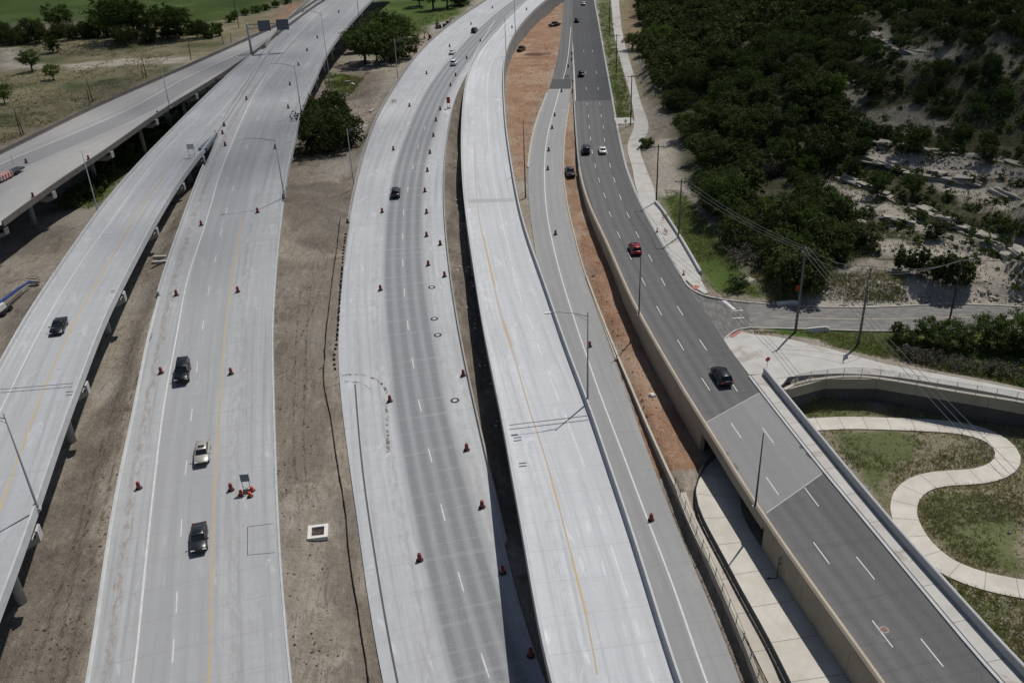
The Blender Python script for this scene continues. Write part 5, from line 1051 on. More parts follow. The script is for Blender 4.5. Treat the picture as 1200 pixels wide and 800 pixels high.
# ------------------------------------------------------------------ vegetation
def crown_arrays(seed, R, Hc, z0, nclump, per, leaf, rc=.30, flat=.0):
    r = np.random.default_rng(seed); d = r.normal(size=(nclump, 3)); d /= np.linalg.norm(d, axis=1)[:, None]; rad = .35+.65*r.random(nclump)**.45
    lump = 1+.22*np.sin(d[:, 0]*3.1+seed)*np.cos(d[:, 1]*2.7+seed*1.7)+.12*r.normal(size=nclump)
    C_ = d*(rad*lump)[:, None]*np.array([R, R, Hc/2])+np.array([0, 0, z0+Hc/2]); C_[:, 2] = np.maximum(C_[:, 2], z0*.8+.1)
    cs = R*rc*(.6+.8*r.random(nclump)); n = nclump*per; ci = np.repeat(np.arange(nclump), per)
    o = r.normal(size=(n, 3)); o /= np.linalg.norm(o, axis=1)[:, None]; o *= (r.random(n)**.5)[:, None]; o[:, 2] *= .75
    p = C_[ci]+o*cs[ci][:, None]; p[:, 2] = np.maximum(p[:, 2], .05)
    nrm = o+r.normal(size=(n, 3))*.45+np.array([0, 0, .35]); nrm /= np.linalg.norm(nrm, axis=1)[:, None]
    t = np.cross(nrm, r.normal(size=(n, 3))); t /= np.linalg.norm(t, axis=1)[:, None]; b = np.cross(nrm, t); s_ = leaf*(.6+.8*r.random(n))[:, None]
    V = np.stack([p-t*s_, p-b*s_*.55, p+t*s_, p+b*s_*.55], 1).reshape(-1, 3); return V
def quads(n): return np.arange(n).reshape(-1, 4)
def trunk_mesh(seed, h, r, limbs, spread):
    rr_ = random.Random(seed); mb = MB(); mb.tube([(0, 0, -.4), (rr_.uniform(-.15, .15), rr_.uniform(-.15, .15), h*.5), (rr_.uniform(-.3, .3), rr_.uniform(-.3, .3), h)], [r*1.3, r, r*.5], 7)
    for k in range(limbs):
        a = 6.28*k/limbs+rr_.random(); z_ = h*rr_.uniform(.3, .75); mb.tube([(0, 0, z_), (math.cos(a)*spread*.5, math.sin(a)*spread*.5, z_+spread*.35), (math.cos(a)*spread, math.sin(a)*spread, z_+spread*.6)], [r*.6, r*.4, r*.15], 5)
    me = mb.mesh('trunk', True); me.materials.append(M_bark); return me
def kind_set(n, seed, mat, R, Hc, z0, nclump, per, leaf, th, tr, limbs, spread, rc=.3):
    out = []
    for k in range(n):
        V = crown_arrays(seed+k, R*random.uniform(.88, 1.12), Hc*random.uniform(.85, 1.15), z0, nclump, per, leaf, rc); me = fastmesh('crown', V, quads(len(V)), mat, False); out.append((me, trunk_mesh(seed+k, th, tr, limbs, spread)))
    return out
KIND = {'juniper': kind_set(6, 100, M_jun, 2.6, 3.9, .3, 85, 42, .16, 2.6, .18, 5, 1.5, .27), 'oak': kind_set(5, 200, M_oak, 3.0, 4.4, 1.6, 90, 42, .155, 3.6, .2, 6, 1.9, .27), 'lime': kind_set(3, 300, M_lime, 2.7, 4.0, 1.3, 75, 30, .18, 3.2, .13, 5, 1.6, .28),
        'cedar': kind_set(4, 400, M_jun, 1.5, 5.0, .3, 75, 28, .18, 3.6, .14, 5, .8, .28), 'brush': kind_set(3, 500, M_grey, 1.8, 2.0, .2, 40, 22, .14, 1.2, .06, 6, .9, .32), 'shrub': kind_set(3, 600, M_oak, 1.6, 2.0, .1, 45, 26, .16, 1.0, .07, 5, .7, .3)}
tn = {'juniper': 'juniper_tree', 'oak': 'oak_tree', 'lime': 'young_tree', 'cedar': 'cedar_tree', 'brush': 'dry_bush', 'shrub': 'green_shrub'}
tc = {'juniper': 'tree', 'oak': 'tree', 'lime': 'tree', 'cedar': 'tree', 'brush': 'bush', 'shrub': 'shrub'}
def plant(kind, p, sc, label, group=None, zs=None):
    me, tm = random.choice(KIND[kind]); o = empty(tn[kind], p, random.uniform(0, 6.28)); o.scale = (sc, sc, (zs or sc)*random.uniform(.9, 1.1)); tag(o, label, tc[kind], group); link('crown', me, None, o); link('trunk', tm, None, o); return o
def plants(rows):
    for kind, x, y, sc, label in rows: plant(kind, gcast(x, y), sc*(1.3 if x < 270 and y < 60 else 1.35 if 100 < x < 175 and y > 160 else 1.15 if 340 < x < 560 else 1), label)
HEDGE_S = 1.35
plants([('lime', 6, 122, 1.25, 'light green tree cut by the left frame edge'), ('oak', 38, 84, 1.35, 'tall dark tree with a bare trunk beside the pale track'), ('lime', 63, 94, 1.1, 'bright green round tree alone in the dry field'),
        ('juniper', 62, 62, 1.3, 'dark round juniper in front of the field hedge, left'), ('juniper', 47, 50, 1.4, 'dark juniper behind the tall bare trunk tree'), ('oak', 72, 40, 1.6, 'taller dark tree in the field hedge left of the big one'), ('juniper', 22, 52, 1.4, 'dark bush near the left end of the hedge'),
        ('juniper', 2, 52, 1.5, 'dark bush at the left frame edge of the hedge'), ('oak', 128, 44, 1.7, 'dark tree left of the biggest hedge tree'), ('oak', 143, 48, 2.6, 'biggest dark tree in the field hedge'), ('oak', 160, 46, 1.9, 'dark tree right of the biggest hedge tree'), ('juniper', 147, 53, 1.3, 'dark juniper standing in front of the biggest hedge tree'),
        ('juniper', 103, 44, 1.3, 'low dark bush in the hedge between the taller trees'), ('juniper', 85, 46, 1.2, 'low bush in the hedge beside the taller dark tree'), ('juniper', 176, 50, 1.1, 'small bush right of the big hedge trees'), ('oak', 196, 46, 1.9, 'round dark tree near the right end of the hedge'), ('oak', 210, 46, 1.7, 'dark tree next to the round one in the hedge'),
        ('shrub', 228, 40, 1.6, 'green bush toward the right end of the hedge'), ('shrub', 242, 39, 1.5, 'green bush second from the right end of the hedge'), ('shrub', 255, 37, 1.4, 'green bush at the right end of the hedge'), ('shrub', 114, 42, 1.6, 'shrub filling the hedge left of the biggest trees'), ('shrub', 33, 50, 1.7, 'shrub in the hedge behind the pale track'),
        ('juniper', 386, 178, 2.1, 'big dark juniper beside the viaduct, the nearest'), ('juniper', 372, 172, 1.9, 'dark juniper at the left of the clump beside the viaduct'), ('juniper', 404, 172, 1.9, 'dark juniper at the right of the clump beside the viaduct'), ('juniper', 393, 158, 2.0, 'dark juniper in the middle of the clump beside the viaduct'), ('juniper', 374, 150, 1.7, 'dark juniper at the back of the clump beside the viaduct'),
        ('oak', 428, 76, 2.0, 'green tree at the left of the creek grove'), ('oak', 442, 72, 2.1, 'green tree in front of the creek grove'), ('juniper', 458, 74, 1.9, 'dark tree in front of the creek grove'), ('juniper', 472, 68, 2.0, 'dark tree at the right of the creek grove'), ('oak', 452, 56, 2.1, 'green tree at the back of the creek grove'), ('juniper', 436, 58, 1.9, 'dark tree at the back left of the creek grove'), ('oak', 470, 54, 1.8, 'green tree at the back right of the creek grove'), ('juniper', 416, 62, 1.6, 'dark tree beside the viaduct columns'),
        ('oak', 508, 12, 1.8, 'dark tree behind the excavators, left'), ('oak', 524, 10, 1.9, 'dark tree behind the excavators, middle'), ('juniper', 540, 6, 1.8, 'dark tree behind the excavators beside the barrier'), ('oak', 492, 8, 1.6, 'dark tree at the edge of the red bank'),
        ('lime', 774, 62, 1.7, 'bright green round tree at the edge of the dark wood'), ('oak', 741, 58, 1.2, 'green tree beside the path next to bare dirt'), ('shrub', 757, 173, 1.3, 'low green bush on the sandy patch by the path'), ('shrub', 865, 337, 1.0, 'low weeds next to the pale boulder'),
        ('shrub', 128, 208, 1.5, 'low shrub in the gap between bridge and ramp, nearest'), ('shrub', 118, 222, 1.3, 'green shrub under the edge of the grey bridge'), ('shrub', 142, 192, 1.6, 'green shrub midway in the gap between bridge and ramp'), ('shrub', 155, 182, 1.5, 'shrub beside the raised ramp parapet'), ('shrub', 168, 166, 1.5, 'shrub far up the gap between bridge and ramp'), ('shrub', 106, 232, 1.3, 'shrub at the edge of the dirt under the bridge')])
for i, x in enumerate(range(4, 262, 11)): plant('shrub' if i % 3 else 'juniper', gcast(x, 43+2*math.sin(x)), 1.5+.3*math.sin(i*2.1), 'low green bush of the green field hedge, %s from the left' % ['first', 'second', 'third', 'fourth', 'fifth', 'sixth', 'seventh', 'eighth', 'ninth', 'tenth', 'eleventh', 'twelfth', 'thirteenth', 'fourteenth', 'fifteenth', 'sixteenth', 'seventeenth', 'eighteenth', 'nineteenth', 'twentieth', 'third last', 'second last', 'next to last', 'last'][i], 'hedge bushes')
for i, (x, y) in enumerate(((275, 22), (288, 18), (300, 15), (312, 12), (324, 9), (336, 5), (270, 26))): plant('shrub', gcast(x, y), 1.5, 'hedge bush along the far edge of the tan dirt, %s from the left' % ['second', 'third', 'fourth', 'fifth', 'sixth', 'seventh', 'first'][i], 'hedge bushes by the tan dirt')
for i, (x, y) in enumerate(((112, 214), (122, 203), (135, 196), (148, 186), (160, 174), (175, 160), (188, 150), (200, 140), (213, 130), (96, 236), (84, 243))): plant('oak' if i % 2 else 'shrub', gcast(x, y), .8 if i % 2 else 1.5, 'leafy green growth between the grey bridge and the raised ramp', 'growth between the bridge and the ramp')
for i, (x, y, s_) in enumerate(((1053, 316, .75), (1066, 320, .8), (1078, 322, 1.0), (1094, 330, .95), (1108, 334, 1.1), (1122, 335, 1.15), (1133, 333, .8))):
    plant('cedar', gcast(x, y), s_, 'upright dark cedar on the slope above the side street, %s from the left' % ['first', 'second', 'third', 'fourth', 'fifth', 'sixth', 'seventh'][i], 'cedars above the side street')
for i, (k, x, y, s_) in enumerate((('cedar', 1049, 397, .8), ('juniper', 1062, 402, .8), ('oak', 1083, 400, 1.0), ('juniper', 1098, 408, .95), ('oak', 1112, 404, 1.0), ('juniper', 1130, 412, .9), ('oak', 1152, 402, 1.25), ('juniper', 1166, 412, 1.1), ('oak', 1182, 408, 1.2), ('juniper', 1197, 414, 1.1), ('oak', 1206, 398, 1.2), ('juniper', 1215, 420, 1.1))):
    plant(k, gcast(x, y), s_*.72, 'dark street side tree on the grass island, %s from the left' % ['first', 'second', 'third', 'fourth', 'fifth', 'sixth', 'seventh', 'eighth', 'ninth', 'tenth', 'eleventh', 'twelfth'][i], 'street side trees on the grass island')
for i, (x, y, s_) in enumerate(((1075, 424, .9), (1095, 428, .9), (1120, 432, .9), (1145, 434, 1.0), (1170, 438, 1.0), (1195, 440, 1.0), (1060, 416, .7))): plant('brush', gcast(x, y), s_, 'grey dry bush in front of the street side trees, %s from the left' % ['second', 'third', 'fourth', 'fifth', 'sixth', 'seventh', 'first'][i], 'grey bushes in front of the street side trees')
# hillside wood
gx, gy = np.meshgrid(np.arange(20, 330, 4.3), np.arange(110, 640, 4.3)); WPT = np.stack([gx.ravel(), gy.ravel()], 1)+rng.uniform(-1.7, 1.7, (gx.size, 2)); WPT = WPT[np.abs(np.arctan2(WPT[:, 0], WPT[:, 1])) < R_(50)]
wz = np.array([gzat(x, y) for x, y in WPT]); wp = np.array([pix((x, y, z_)) for (x, y), z_ in zip(WPT, wz)])
ok = inpoly(wp[:, 0], wp[:, 1], [(745, -190), (1500, -190), (1500, 340), (1150, 322), (1040, 300), (985, 318), (950, 340), (905, 348), (878, 318), (842, 262), (812, 205), (796, 150), (770, 100), (756, 50)])
pr = np.where((wp[:, 0] > 985) & (wp[:, 1] > 15), np.where(wp[:, 1] > 190, .40, .82), .97); pr = np.where((wp[:, 0] > 1130) & (wp[:, 1] > 60) & (wp[:, 1] < 190), .66, pr); pr = np.where((wp[:, 1] < -45) | (wp[:, 0] > 1270), 0, pr)
for q in PALE: pr = np.where(inpoly(wp[:, 0], wp[:, 1], q), .05, pr)
pr *= np.where(fbm(WPT, .035, 77) > .42, 1, .55); ok &= rng.random(len(pr)) < pr
WPT, wz, wp = WPT[ok], wz[ok], wp[ok]; dist = np.hypot(WPT[:, 0], WPT[:, 1]); vis = (wp[:, 0] > -10) & (wp[:, 0] < 1215) & (wp[:, 1] > -12)
order = np.argsort(np.where(vis, dist, 1e6)); ind = order[:300]; rest = order[300:]
sizes = rng.choice([.6, .8, .95, 1.1, 1.3, 1.5], len(WPT))*rng.uniform(.9, 1.1, len(WPT))*np.where(wp[:, 0] > 985, rng.uniform(.45, 1.0, len(WPT)), 1.1); kinds = rng.random(len(WPT))
for i in ind:
    x, y = WPT[i]; k = 'juniper' if kinds[i] < .62 else ('oak' if kinds[i] < .82 else ('lime' if kinds[i] < .87 else ('brush' if kinds[i] < .95 else 'cedar')))
    far = wp[i, 0] > 985; X_, Y_ = wp[i]
    if far: where = ('low on the rocky hillside just above the side street' if Y_ > 255 else 'between the pale rock ledges' if Y_ > 160 else 'on the upper rocky hillside' if Y_ > 70 else 'at the top of the rocky hillside')+(', near the right frame edge' if X_ > 1120 else '')
    else: where = 'in the dark wood '+('near the junction' if Y_ > 270 and X_ > 860 else 'behind the grass verge' if Y_ > 200 and X_ < 900 else 'beside the sandy patch' if Y_ > 140 and X_ < 860 else 'along the sidewalk' if X_ < 800 else 'above the side street' if Y_ > 200 else 'bordering the rocky hillside' if X_ > 930 else 'halfway up' if Y_ > 90 else 'near the top of the picture')
    lb = {'juniper': 'dark juniper ', 'oak': 'green oak ', 'lime': 'bright green tree ', 'brush': 'grey bush ', 'cedar': 'upright dark cedar '}[k]+where; lb = ('small ' if sizes[i] < .8 else 'large ' if sizes[i] > 1.2 else '')+lb
    plant(k, (x, y, wz[i]-.1), float(sizes[i])*(.8 if k in ('oak', 'lime') else 1.0), lb, 'trees and bushes on the hillside')
base = [crown_arrays(900+k, 2.6, 3.9, .2, 54, 13, .30, .28) for k in range(6)]; VV = []
for i in rest:
    a = rng.uniform(0, 6.28); s_ = float(sizes[i])*(1.15 if dist[i] > 250 else 1.0); q = base[int(kinds[i]*600) % 6]; ca, sa = math.cos(a)*s_, math.sin(a)*s_
    VV.append(np.stack([q[:, 0]*ca-q[:, 1]*sa+WPT[i, 0], q[:, 0]*sa+q[:, 1]*ca+WPT[i, 1], q[:, 2]*s_+wz[i]-.1], 1))
if VV:
    VV = np.concatenate(VV); wood = link('woodland', fastmesh('woodland', VV, quads(len(VV)), M_jun)); tag(wood, 'dense dark juniper wood covering the far hillside', 'woodland', kind='stuff')
print('trees', len(ind), len(rest))
# ------------------------------------------------------------------ grass, weeds, rubble
def tufts(name, polys, n, h, w, mat, label, cat, blades=6, seed=31, thr=.32):
    pts = []
    for poly in polys:
        q = np.array(poly); lo, hi = q.min(0), q.max(0); c_ = rng.uniform(lo, hi, (n*3, 2)); c_ = c_[inpoly(c_[:, 0], c_[:, 1], poly)][:n]
        for x, y in c_:
            g = anycast(x, y); gg = gcast(x, y)
            if gg is not None and (g-gg).length < .01: pts.append(gg)
    pts = np.array(pts); nz = fbm(pts[:, :2], .14, seed); pts = pts[rng.random(len(pts)) < np.clip((nz-thr)*6, .06, 1)]
    k = len(pts)*blades; b = np.repeat(pts, blades, 0)+np.c_[rng.normal(0, w*1.2, (k, 2)), np.zeros(k)]; a = rng.uniform(0, 6.28, k); hh = h*rng.uniform(.4, 1.3, k); le = rng.normal(0, .35, (k, 2))*hh[:, None]
    dx = np.c_[np.cos(a), np.sin(a), np.zeros(k)]*(w*.35); top = b+np.c_[le, hh]
    V = np.stack([b-dx, b+dx, top+dx*.25, top-dx*.25], 1).reshape(-1, 3); o = link(name, fastmesh(name, V, quads(len(V)), mat)); tag(o, label, cat, kind='stuff'); return o
SAREA = [(935, 466), (1000, 462), (1080, 470), (1215, 492), (1215, 800), (1190, 790), (1110, 690), (1030, 596), (940, 488)]
tufts('grass', [SAREA], 9000, .24, .12, M_grassm, 'green weeds growing between the bends of the winding path', 'grass', thr=.38)
tufts('dry_grass', [SAREA], 5000, .22, .10, M_dryg, 'dry straw coloured grass by the winding path', 'grass', seed=57, thr=.46)
tufts('meadow_grass', [[(0, 90), (210, 60), (150, 106), (0, 170)], [(0, 34), (260, 30), (150, 70), (0, 60)]], 2500, .4, .28, M_dryg, 'dry meadow grass in the field behind the grey bridge', 'grass', 4)
tufts('verge_grass', [[(778, 222), (800, 224), (830, 265), (868, 318), (890, 345), (838, 343), (822, 318), (792, 268)], [(870, 388), (1040, 391), (1150, 412), (1199, 452), (1100, 436), (975, 407), (915, 393)]], 2200, .28, .16, M_grassm, 'rough green grass on the road verge and grass island', 'grass', 5)
tufts('hill_weeds', [[(960, 210), (1200, 230), (1200, 340), (1000, 320)], [(880, 320), (1060, 320), (1060, 352), (900, 352)], [(990, 20), (1200, 20), (1200, 200), (1000, 160)]], 1600, .4, .2, M_grassm, 'low weeds and dry grass on the rocky hillside', 'weeds', 5)
tufts('creek_weeds', [[(60, 240), (150, 165), (215, 120), (240, 110), (150, 205), (110, 245)], [(380, 85), (425, 92), (440, 75), (410, 112), (385, 125)], [(440, 45), (500, 20), (560, -5), (530, 22), (490, 45), (460, 68)], [(700, 5), (714, 5), (740, 135), (724, 138)]], 900, .6, .3, M_grassm, 'green weeds along the creek and verges', 'weeds', 5)
def scrub(name, poly, n, label):
    bs = [crown_arrays(1300+k, 1.0, 1.1, .05, 14, 9, .22, .42) for k in range(5)]; c_ = rng.uniform(np.array(poly).min(0), np.array(poly).max(0), (n*4, 2)); c_ = c_[inpoly(c_[:, 0], c_[:, 1], poly)][:n]; V = []
    for x, y in c_:
        g = gcast(x, y)
        if g is None or any(inpoly(np.array([x]), np.array([y]), q)[0] for q in PALE) and rng.random() < .6: continue
        s_ = rng.uniform(.35, 1.1); q = bs[int(rng.integers(5))]; V.append(q*s_+np.array(g))
    V = np.concatenate(V); tag(link(name, fastmesh(name, V, quads(len(V)), M_oak)), label, 'scrub', kind='stuff')
scrub('hillside_scrub', [(960, 10), (1215, 10), (1215, 345), (1140, 330), (1050, 300), (960, 300), (930, 200)], 750, 'low green scrub dotted over the rocky hillside')
def rubble(name, polys, n, s0, s1, mat, label):
    OV = np.array([(1, 0, 0), (-1, 0, 0), (0, 1, 0), (0, -1, 0), (0, 0, 1), (0, 0, -1)], float); OF = np.array([(0, 2, 4), (2, 1, 4), (1, 3, 4), (3, 0, 4), (2, 0, 5), (1, 2, 5), (3, 1, 5), (0, 3, 5)]); V = []; F_ = []
    for poly in polys:
        q = np.array(poly); lo, hi = q.min(0), q.max(0); c_ = rng.uniform(lo, hi, (n*3, 2)); c_ = c_[inpoly(c_[:, 0], c_[:, 1], poly)][:n]
        for x, y in c_:
            g = gcast(x, y)
            if g is None: continue
            sz = s0+(s1-s0)*rng.random()**3; v = OV*rng.uniform(.5, 1.1, (6, 3))*sz*np.array([1, 1, .6])+rng.normal(0, .12*sz, (6, 3)); a = rng.uniform(0, 6.28); v = np.stack([v[:, 0]*math.cos(a)-v[:, 1]*math.sin(a), v[:, 0]*math.sin(a)+v[:, 1]*math.cos(a), v[:, 2]+sz*.15], 1)
            F_.append(OF+len(V)*6); V.append(v+np.array(g))
    o = link(name, fastmesh(name, np.concatenate(V), np.concatenate(F_), mat)); tag(o, label, 'rubble', kind='stuff')
rubble('limestone_rubble', PALE[:4]+[[(945, 330), (1140, 330), (1199, 345), (1199, 358), (945, 358)]], 520, .06, .6, M_rock, 'broken limestone lying on the rocky hillside')
rubble('path_rubble', [[(1060, 510), (1165, 516), (1165, 546), (1050, 552)], [(1010, 466), (1199, 492), (1199, 530), (1100, 488), (1010, 484)], [(1120, 690), (1190, 710), (1190, 790)], [(1100, 580), (1199, 582), (1199, 640)]], 260, .05, .28, M_rockd, 'small stones between the bends of the winding path')
rubble('dirt_clods', [[(330, 280), (385, 300), (380, 400), (372, 600), (400, 790), (345, 790), (325, 600), (322, 400)], [(60, 690), (110, 560), (170, 400), (165, 420), (120, 660), (90, 790), (20, 790)]], 500, .03, .22, M_bark, 'dark clods scattered on the construction dirt')
rubble('red_clods', [[(664, 170), (672, 180), (700, 300), (740, 400), (790, 500), (780, 530), (735, 440), (700, 360), (668, 240)], [(598, 130), (615, 60), (650, 10), (655, 60), (625, 150), (610, 200)]], 500, .04, .35, plain('red clods', (.24, .12, .075), .95), 'red clods in the dirt strips beside the exit ramp')
rubble('gap_rubble', [[(530, 140), (542, 105), (540, 200), (565, 380), (600, 520), (580, 500), (530, 300)], [(380, 110), (455, 100), (470, 90), (430, 150), (410, 190), (380, 190)]], 350, .08, .6, M_rock, 'stones and debris in the gaps between the roads')

# ------------------------------------------------------------------ construction details on the dirt
def surf_line(pts, ds, lift):
    q = [np.array(anycast(x, y)) for x, y in pts]; pl_ = resample(catmull(q), ds); out = []
    for p in pl_:
        z_ = gzat(p[0], p[1])
        for st in (C, D): 
            h = st.bvh.ray_cast(Vector((p[0], p[1], 40)), Vector((0, 0, -1)))
            if h[0] is not None: z_ = max(z_, h[0].z)
        out.append((p[0], p[1], z_+lift))
    return np.array(out)
sf = surf_line([(399, 258), (395, 290), (390, 325), (386, 360), (382, 398), (380, 450), (387, 487), (397, 550), (405, 598), (410, 655), (416, 692), (425, 750), (433, 800), (445, 870)], 2.4, 0)
T = np.gradient(sf[:, :2], axis=0); T /= np.linalg.norm(T, axis=1)[:, None]; N = np.stack([T[:, 1], -T[:, 0]], 1)
r = empty('silt_fence', (0, 0, 0)); tag(r, 'long low black silt fence winding down the dirt between the two freeways', 'silt fence')
lean = rng.normal(0, .12, len(sf)); v = []
for p, n, e_ in zip(sf, N, lean):
    for a, h in ((-.02, -.1), (e_*.6-.02, .42), (e_*.6+.02, .42), (.02, -.1)): v.append((p[0]+n[0]*a, p[1]+n[1]*a, p[2]+h))
MB().add(v, [(4*i+k, 4*i+(k+1) % 4, 4*i+4+(k+1) % 4, 4*i+4+k) for i in range(len(sf)-1) for k in range(4)]).build('fabric', M_black, r)
stk = MB().box((0, 0, .3), (.06, .06, .8)).mesh('stake'); stk.materials.append(M_bark)
for p in sf: o = link('stake', stk, None, r); o.location = Vector(p)
fm = empty('slab_formwork', (0, 0, 0)); tag(fm, 'row of dark formwork stakes along the left edge of the middle freeway slab', 'formwork')
fl_ = surf_line([(407, 275), (404, 300), (401, 340), (397, 397), (394, 420), (395, 434)], 1.5, 0); bk = MB().box((0, 0, .2), (.22, .34, .42)).mesh('stake'); bk.materials.append(M_black)
for p in fl_: o = link('stake', bk, None, fm); o.location = Vector((p[0]-.3, p[1]+random.uniform(-.3, .3), p[2]-.1)); o.rotation_euler.z = random.uniform(0, 3)
# mud tracked from the dirt onto the slab
mudn = NT('tracked mud'); mp = pos(mudn); mf = mudn.noise(mp, 1.6, 5, .75); M_mud = mudn.done((.13, .11, .088), .95, .1)
tr_ = mudn.n('ShaderNodeBsdfTransparent'); mx = mudn.n('ShaderNodeMixShader'); mudn.l(mudn.math('MULTIPLY', mudn.ramp(mf, .46, .62), .75), mx.inputs[0]); mudn.l(tr_.outputs[0], mx.inputs[1]); mudn.l(mudn.b.outputs[0], mx.inputs[2]); mudn.l(mx.outputs[0], mudn.out.inputs[0])
def veil(name, col, f0, f1, amt, sc):
    n = NT(name); f = n.noise(n.vmul(pos(n), sc), 1.0, 5, .75); m_ = n.done(col, .95, .1); t_n = n.n('ShaderNodeBsdfTransparent'); x_ = n.n('ShaderNodeMixShader'); n.l(n.math('MULTIPLY', n.ramp(f, f0, f1), amt), x_.inputs[0]); n.l(t_n.outputs[0], x_.inputs[1]); n.l(n.b.outputs[0], x_.inputs[2]); n.l(x_.outputs[0], n.out.inputs[0]); return m_
M_rut = veil('wheel rut', (.085, .072, .058), .44, .66, .6, (2.6, .8, 1)); M_rutl = veil('dry wheel track', (.33, .30, .265), .46, .68, .6, (2.6, .7, 1))
for pts, w in (([(328, 432), (338, 441), (356, 445), (380, 442), (400, 440), (424, 439), (441, 445), (450, 453), (454, 462)], .2), ([(331, 440), (345, 449), (360, 453), (382, 453), (400, 448), (418, 448), (432, 454), (437, 462)], .2), ([(453, 470), (454, 500), (455, 530)], .22), ([(333, 600), (338, 700), (347, 800)], .35), ([(345, 590), (352, 690), (362, 800)], .3), ([(352, 340), (346, 420), (344, 520), (350, 600)], .35), ([(364, 335), (358, 420), (356, 520), (361, 590)], .3), ([(372, 560), (385, 680), (402, 800)], .5), ([(388, 560), (398, 660), (414, 800)], .45), ([(338, 420), (360, 380), (378, 330), (384, 300)], .3), ([(346, 470), (352, 440), (340, 400), (336, 350), (345, 310)], .3), ([(60, 800), (100, 620), (140, 470), (170, 380)], .5), ([(75, 800), (112, 640), (150, 480), (178, 390)], .45), ([(40, 790), (80, 660), (120, 520), (158, 400)], .5), ([(0, 300), (40, 285), (80, 270), (100, 262)], .5), ([(0, 345), (40, 320), (70, 300)], .6), ([(0, 410), (30, 380), (55, 340)], .5), ([(330, 700), (340, 745), (352, 800)], .25), ([(327, 560), (331, 640), (337, 720)], .5), ([(345, 330), (335, 315), (338, 298), (352, 292), (364, 300), (362, 318), (350, 326)], .35), ([(370, 300), (372, 340), (366, 400), (362, 470), (368, 540)], .45), ([(332, 420), (334, 470), (337, 540)], .45), ([(10, 280), (50, 268), (85, 262)], .6), ([(15, 296), (55, 292), (85, 280)], .3), ([(540, 200), (543, 260), (552, 330), (566, 400)], .5), ([(340, 200), (370, 190), (400, 180), (425, 160)], .5), ([(345, 212), (375, 203), (405, 190), (424, 176)], .4)):
    w = w if w <= .22 else .16+.2*(w-.22); pl_ = surf_line(pts, .8, .02); T = np.gradient(pl_[:, :2], axis=0); T /= np.linalg.norm(T, axis=1)[:, None]; N = np.stack([T[:, 1], -T[:, 0]], 1); V = []
    for p, n in zip(pl_, N): V += [(p[0]-n[0]*w, p[1]-n[1]*w, p[2]), (p[0]+n[0]*w, p[1]+n[1]*w, p[2])]
    onslab = pts[-1][0] > 430 and pts[-1][1] < 540 and pts[-1][0] < 460
    link('tyre_track', fastmesh('tyre_track', np.array(V), np.array([(2*i+1, 2*i, 2*i+2, 2*i+3) for i in range(len(pl_)-1)])), M_mud if onslab else (M_rut if len(pts) % 2 == 0 or w > .4 else M_rutl), ground)
# drop inlet
g = gcast(373, 625); io = empty('drop_inlet', (g.x, g.y, g.z+.05), .12); tag(io, 'white concrete drop inlet with a rusty grate in the dirt between the freeways', 'drain inlet')
for c_, d in (((0, .95, .1), (2.3, .4, .5)), ((0, -.95, .1), (2.3, .4, .5)), ((.93, 0, .1), (.44, 1.496, .5)), ((-.93, 0, .1), (.44, 1.496, .5))): MB().box(c_, d).build('frame_side', M_refl, io)
for k in range(9): MB().box((-.6+.15*k, 0, .12), (.07, 1.48, .06)).build('grate_bar', M_grate, io)
for k in range(3): MB().box((0, -.5+.5*k, .09), (1.4, .07, .05)).build('grate_bar', M_grate, io)
MB().box((0, 0, -.1), (1.4, 1.48, .05)).build('pit', M_grate, io)
for i, (x, y) in enumerate(((533, 469), (513, 392.5), (509, 373.5), (506, 336.5))):
    p = at_road(D, x, y); p[2] = D.z(p[0], p[1], p[2]); o = empty('manhole', p); tag(o, 'round manhole with dark ring on the middle freeway shoulder, %s' % ['nearest', 'second nearest', 'third nearest', 'farthest'][i], 'manhole', 'manholes on the middle freeway'); MB().lathe([(.62, 0), (.62, .03), (.36, .035), (.36, .01)], 18).build('ring', M_black, o); MB().lathe([(.35, 0), (.35, .022)], 18).build('cover', M_conc, o)
# patches of repair on the frontage road
for x, y, w, l in ((1034, 738, 1.3, 1.5), (1031, 750, 1.1, .9)): H.dash(x, y, oH, M_patch, l, w, 'repair_patch', .3, .013)
p = at_road(H, 1036, 737.5); p[2] = H.z(p[0], p[1], p[2])+.016; o = empty('manhole', p); tag(o, 'reddish manhole cover in a pale patch on the frontage road', 'manhole'); MB().lathe([(.34, 0), (.34, .02)], 16).build('cover', plain('rusty cast iron', (.18, .10, .08), .8), o); MB().lathe([(.45, -.002), (.45, .012)], 16).build('ring', M_concd, o)
for pts in ([(578, 652), (608, 652)],): pass
C.dash(305, 640, oC, M_jointl, .05, .05) if False else None
cross(C, (290, 617), (320, 613), .08, M_joint, oC, 'saw_cut'); cross(C, (290, 650), (322, 647), .08, M_joint, oC, 'saw_cut'); C.paint([(290, 617), (290, 634), (290, 650)], .08, M_joint, 'saw_cut', oC)
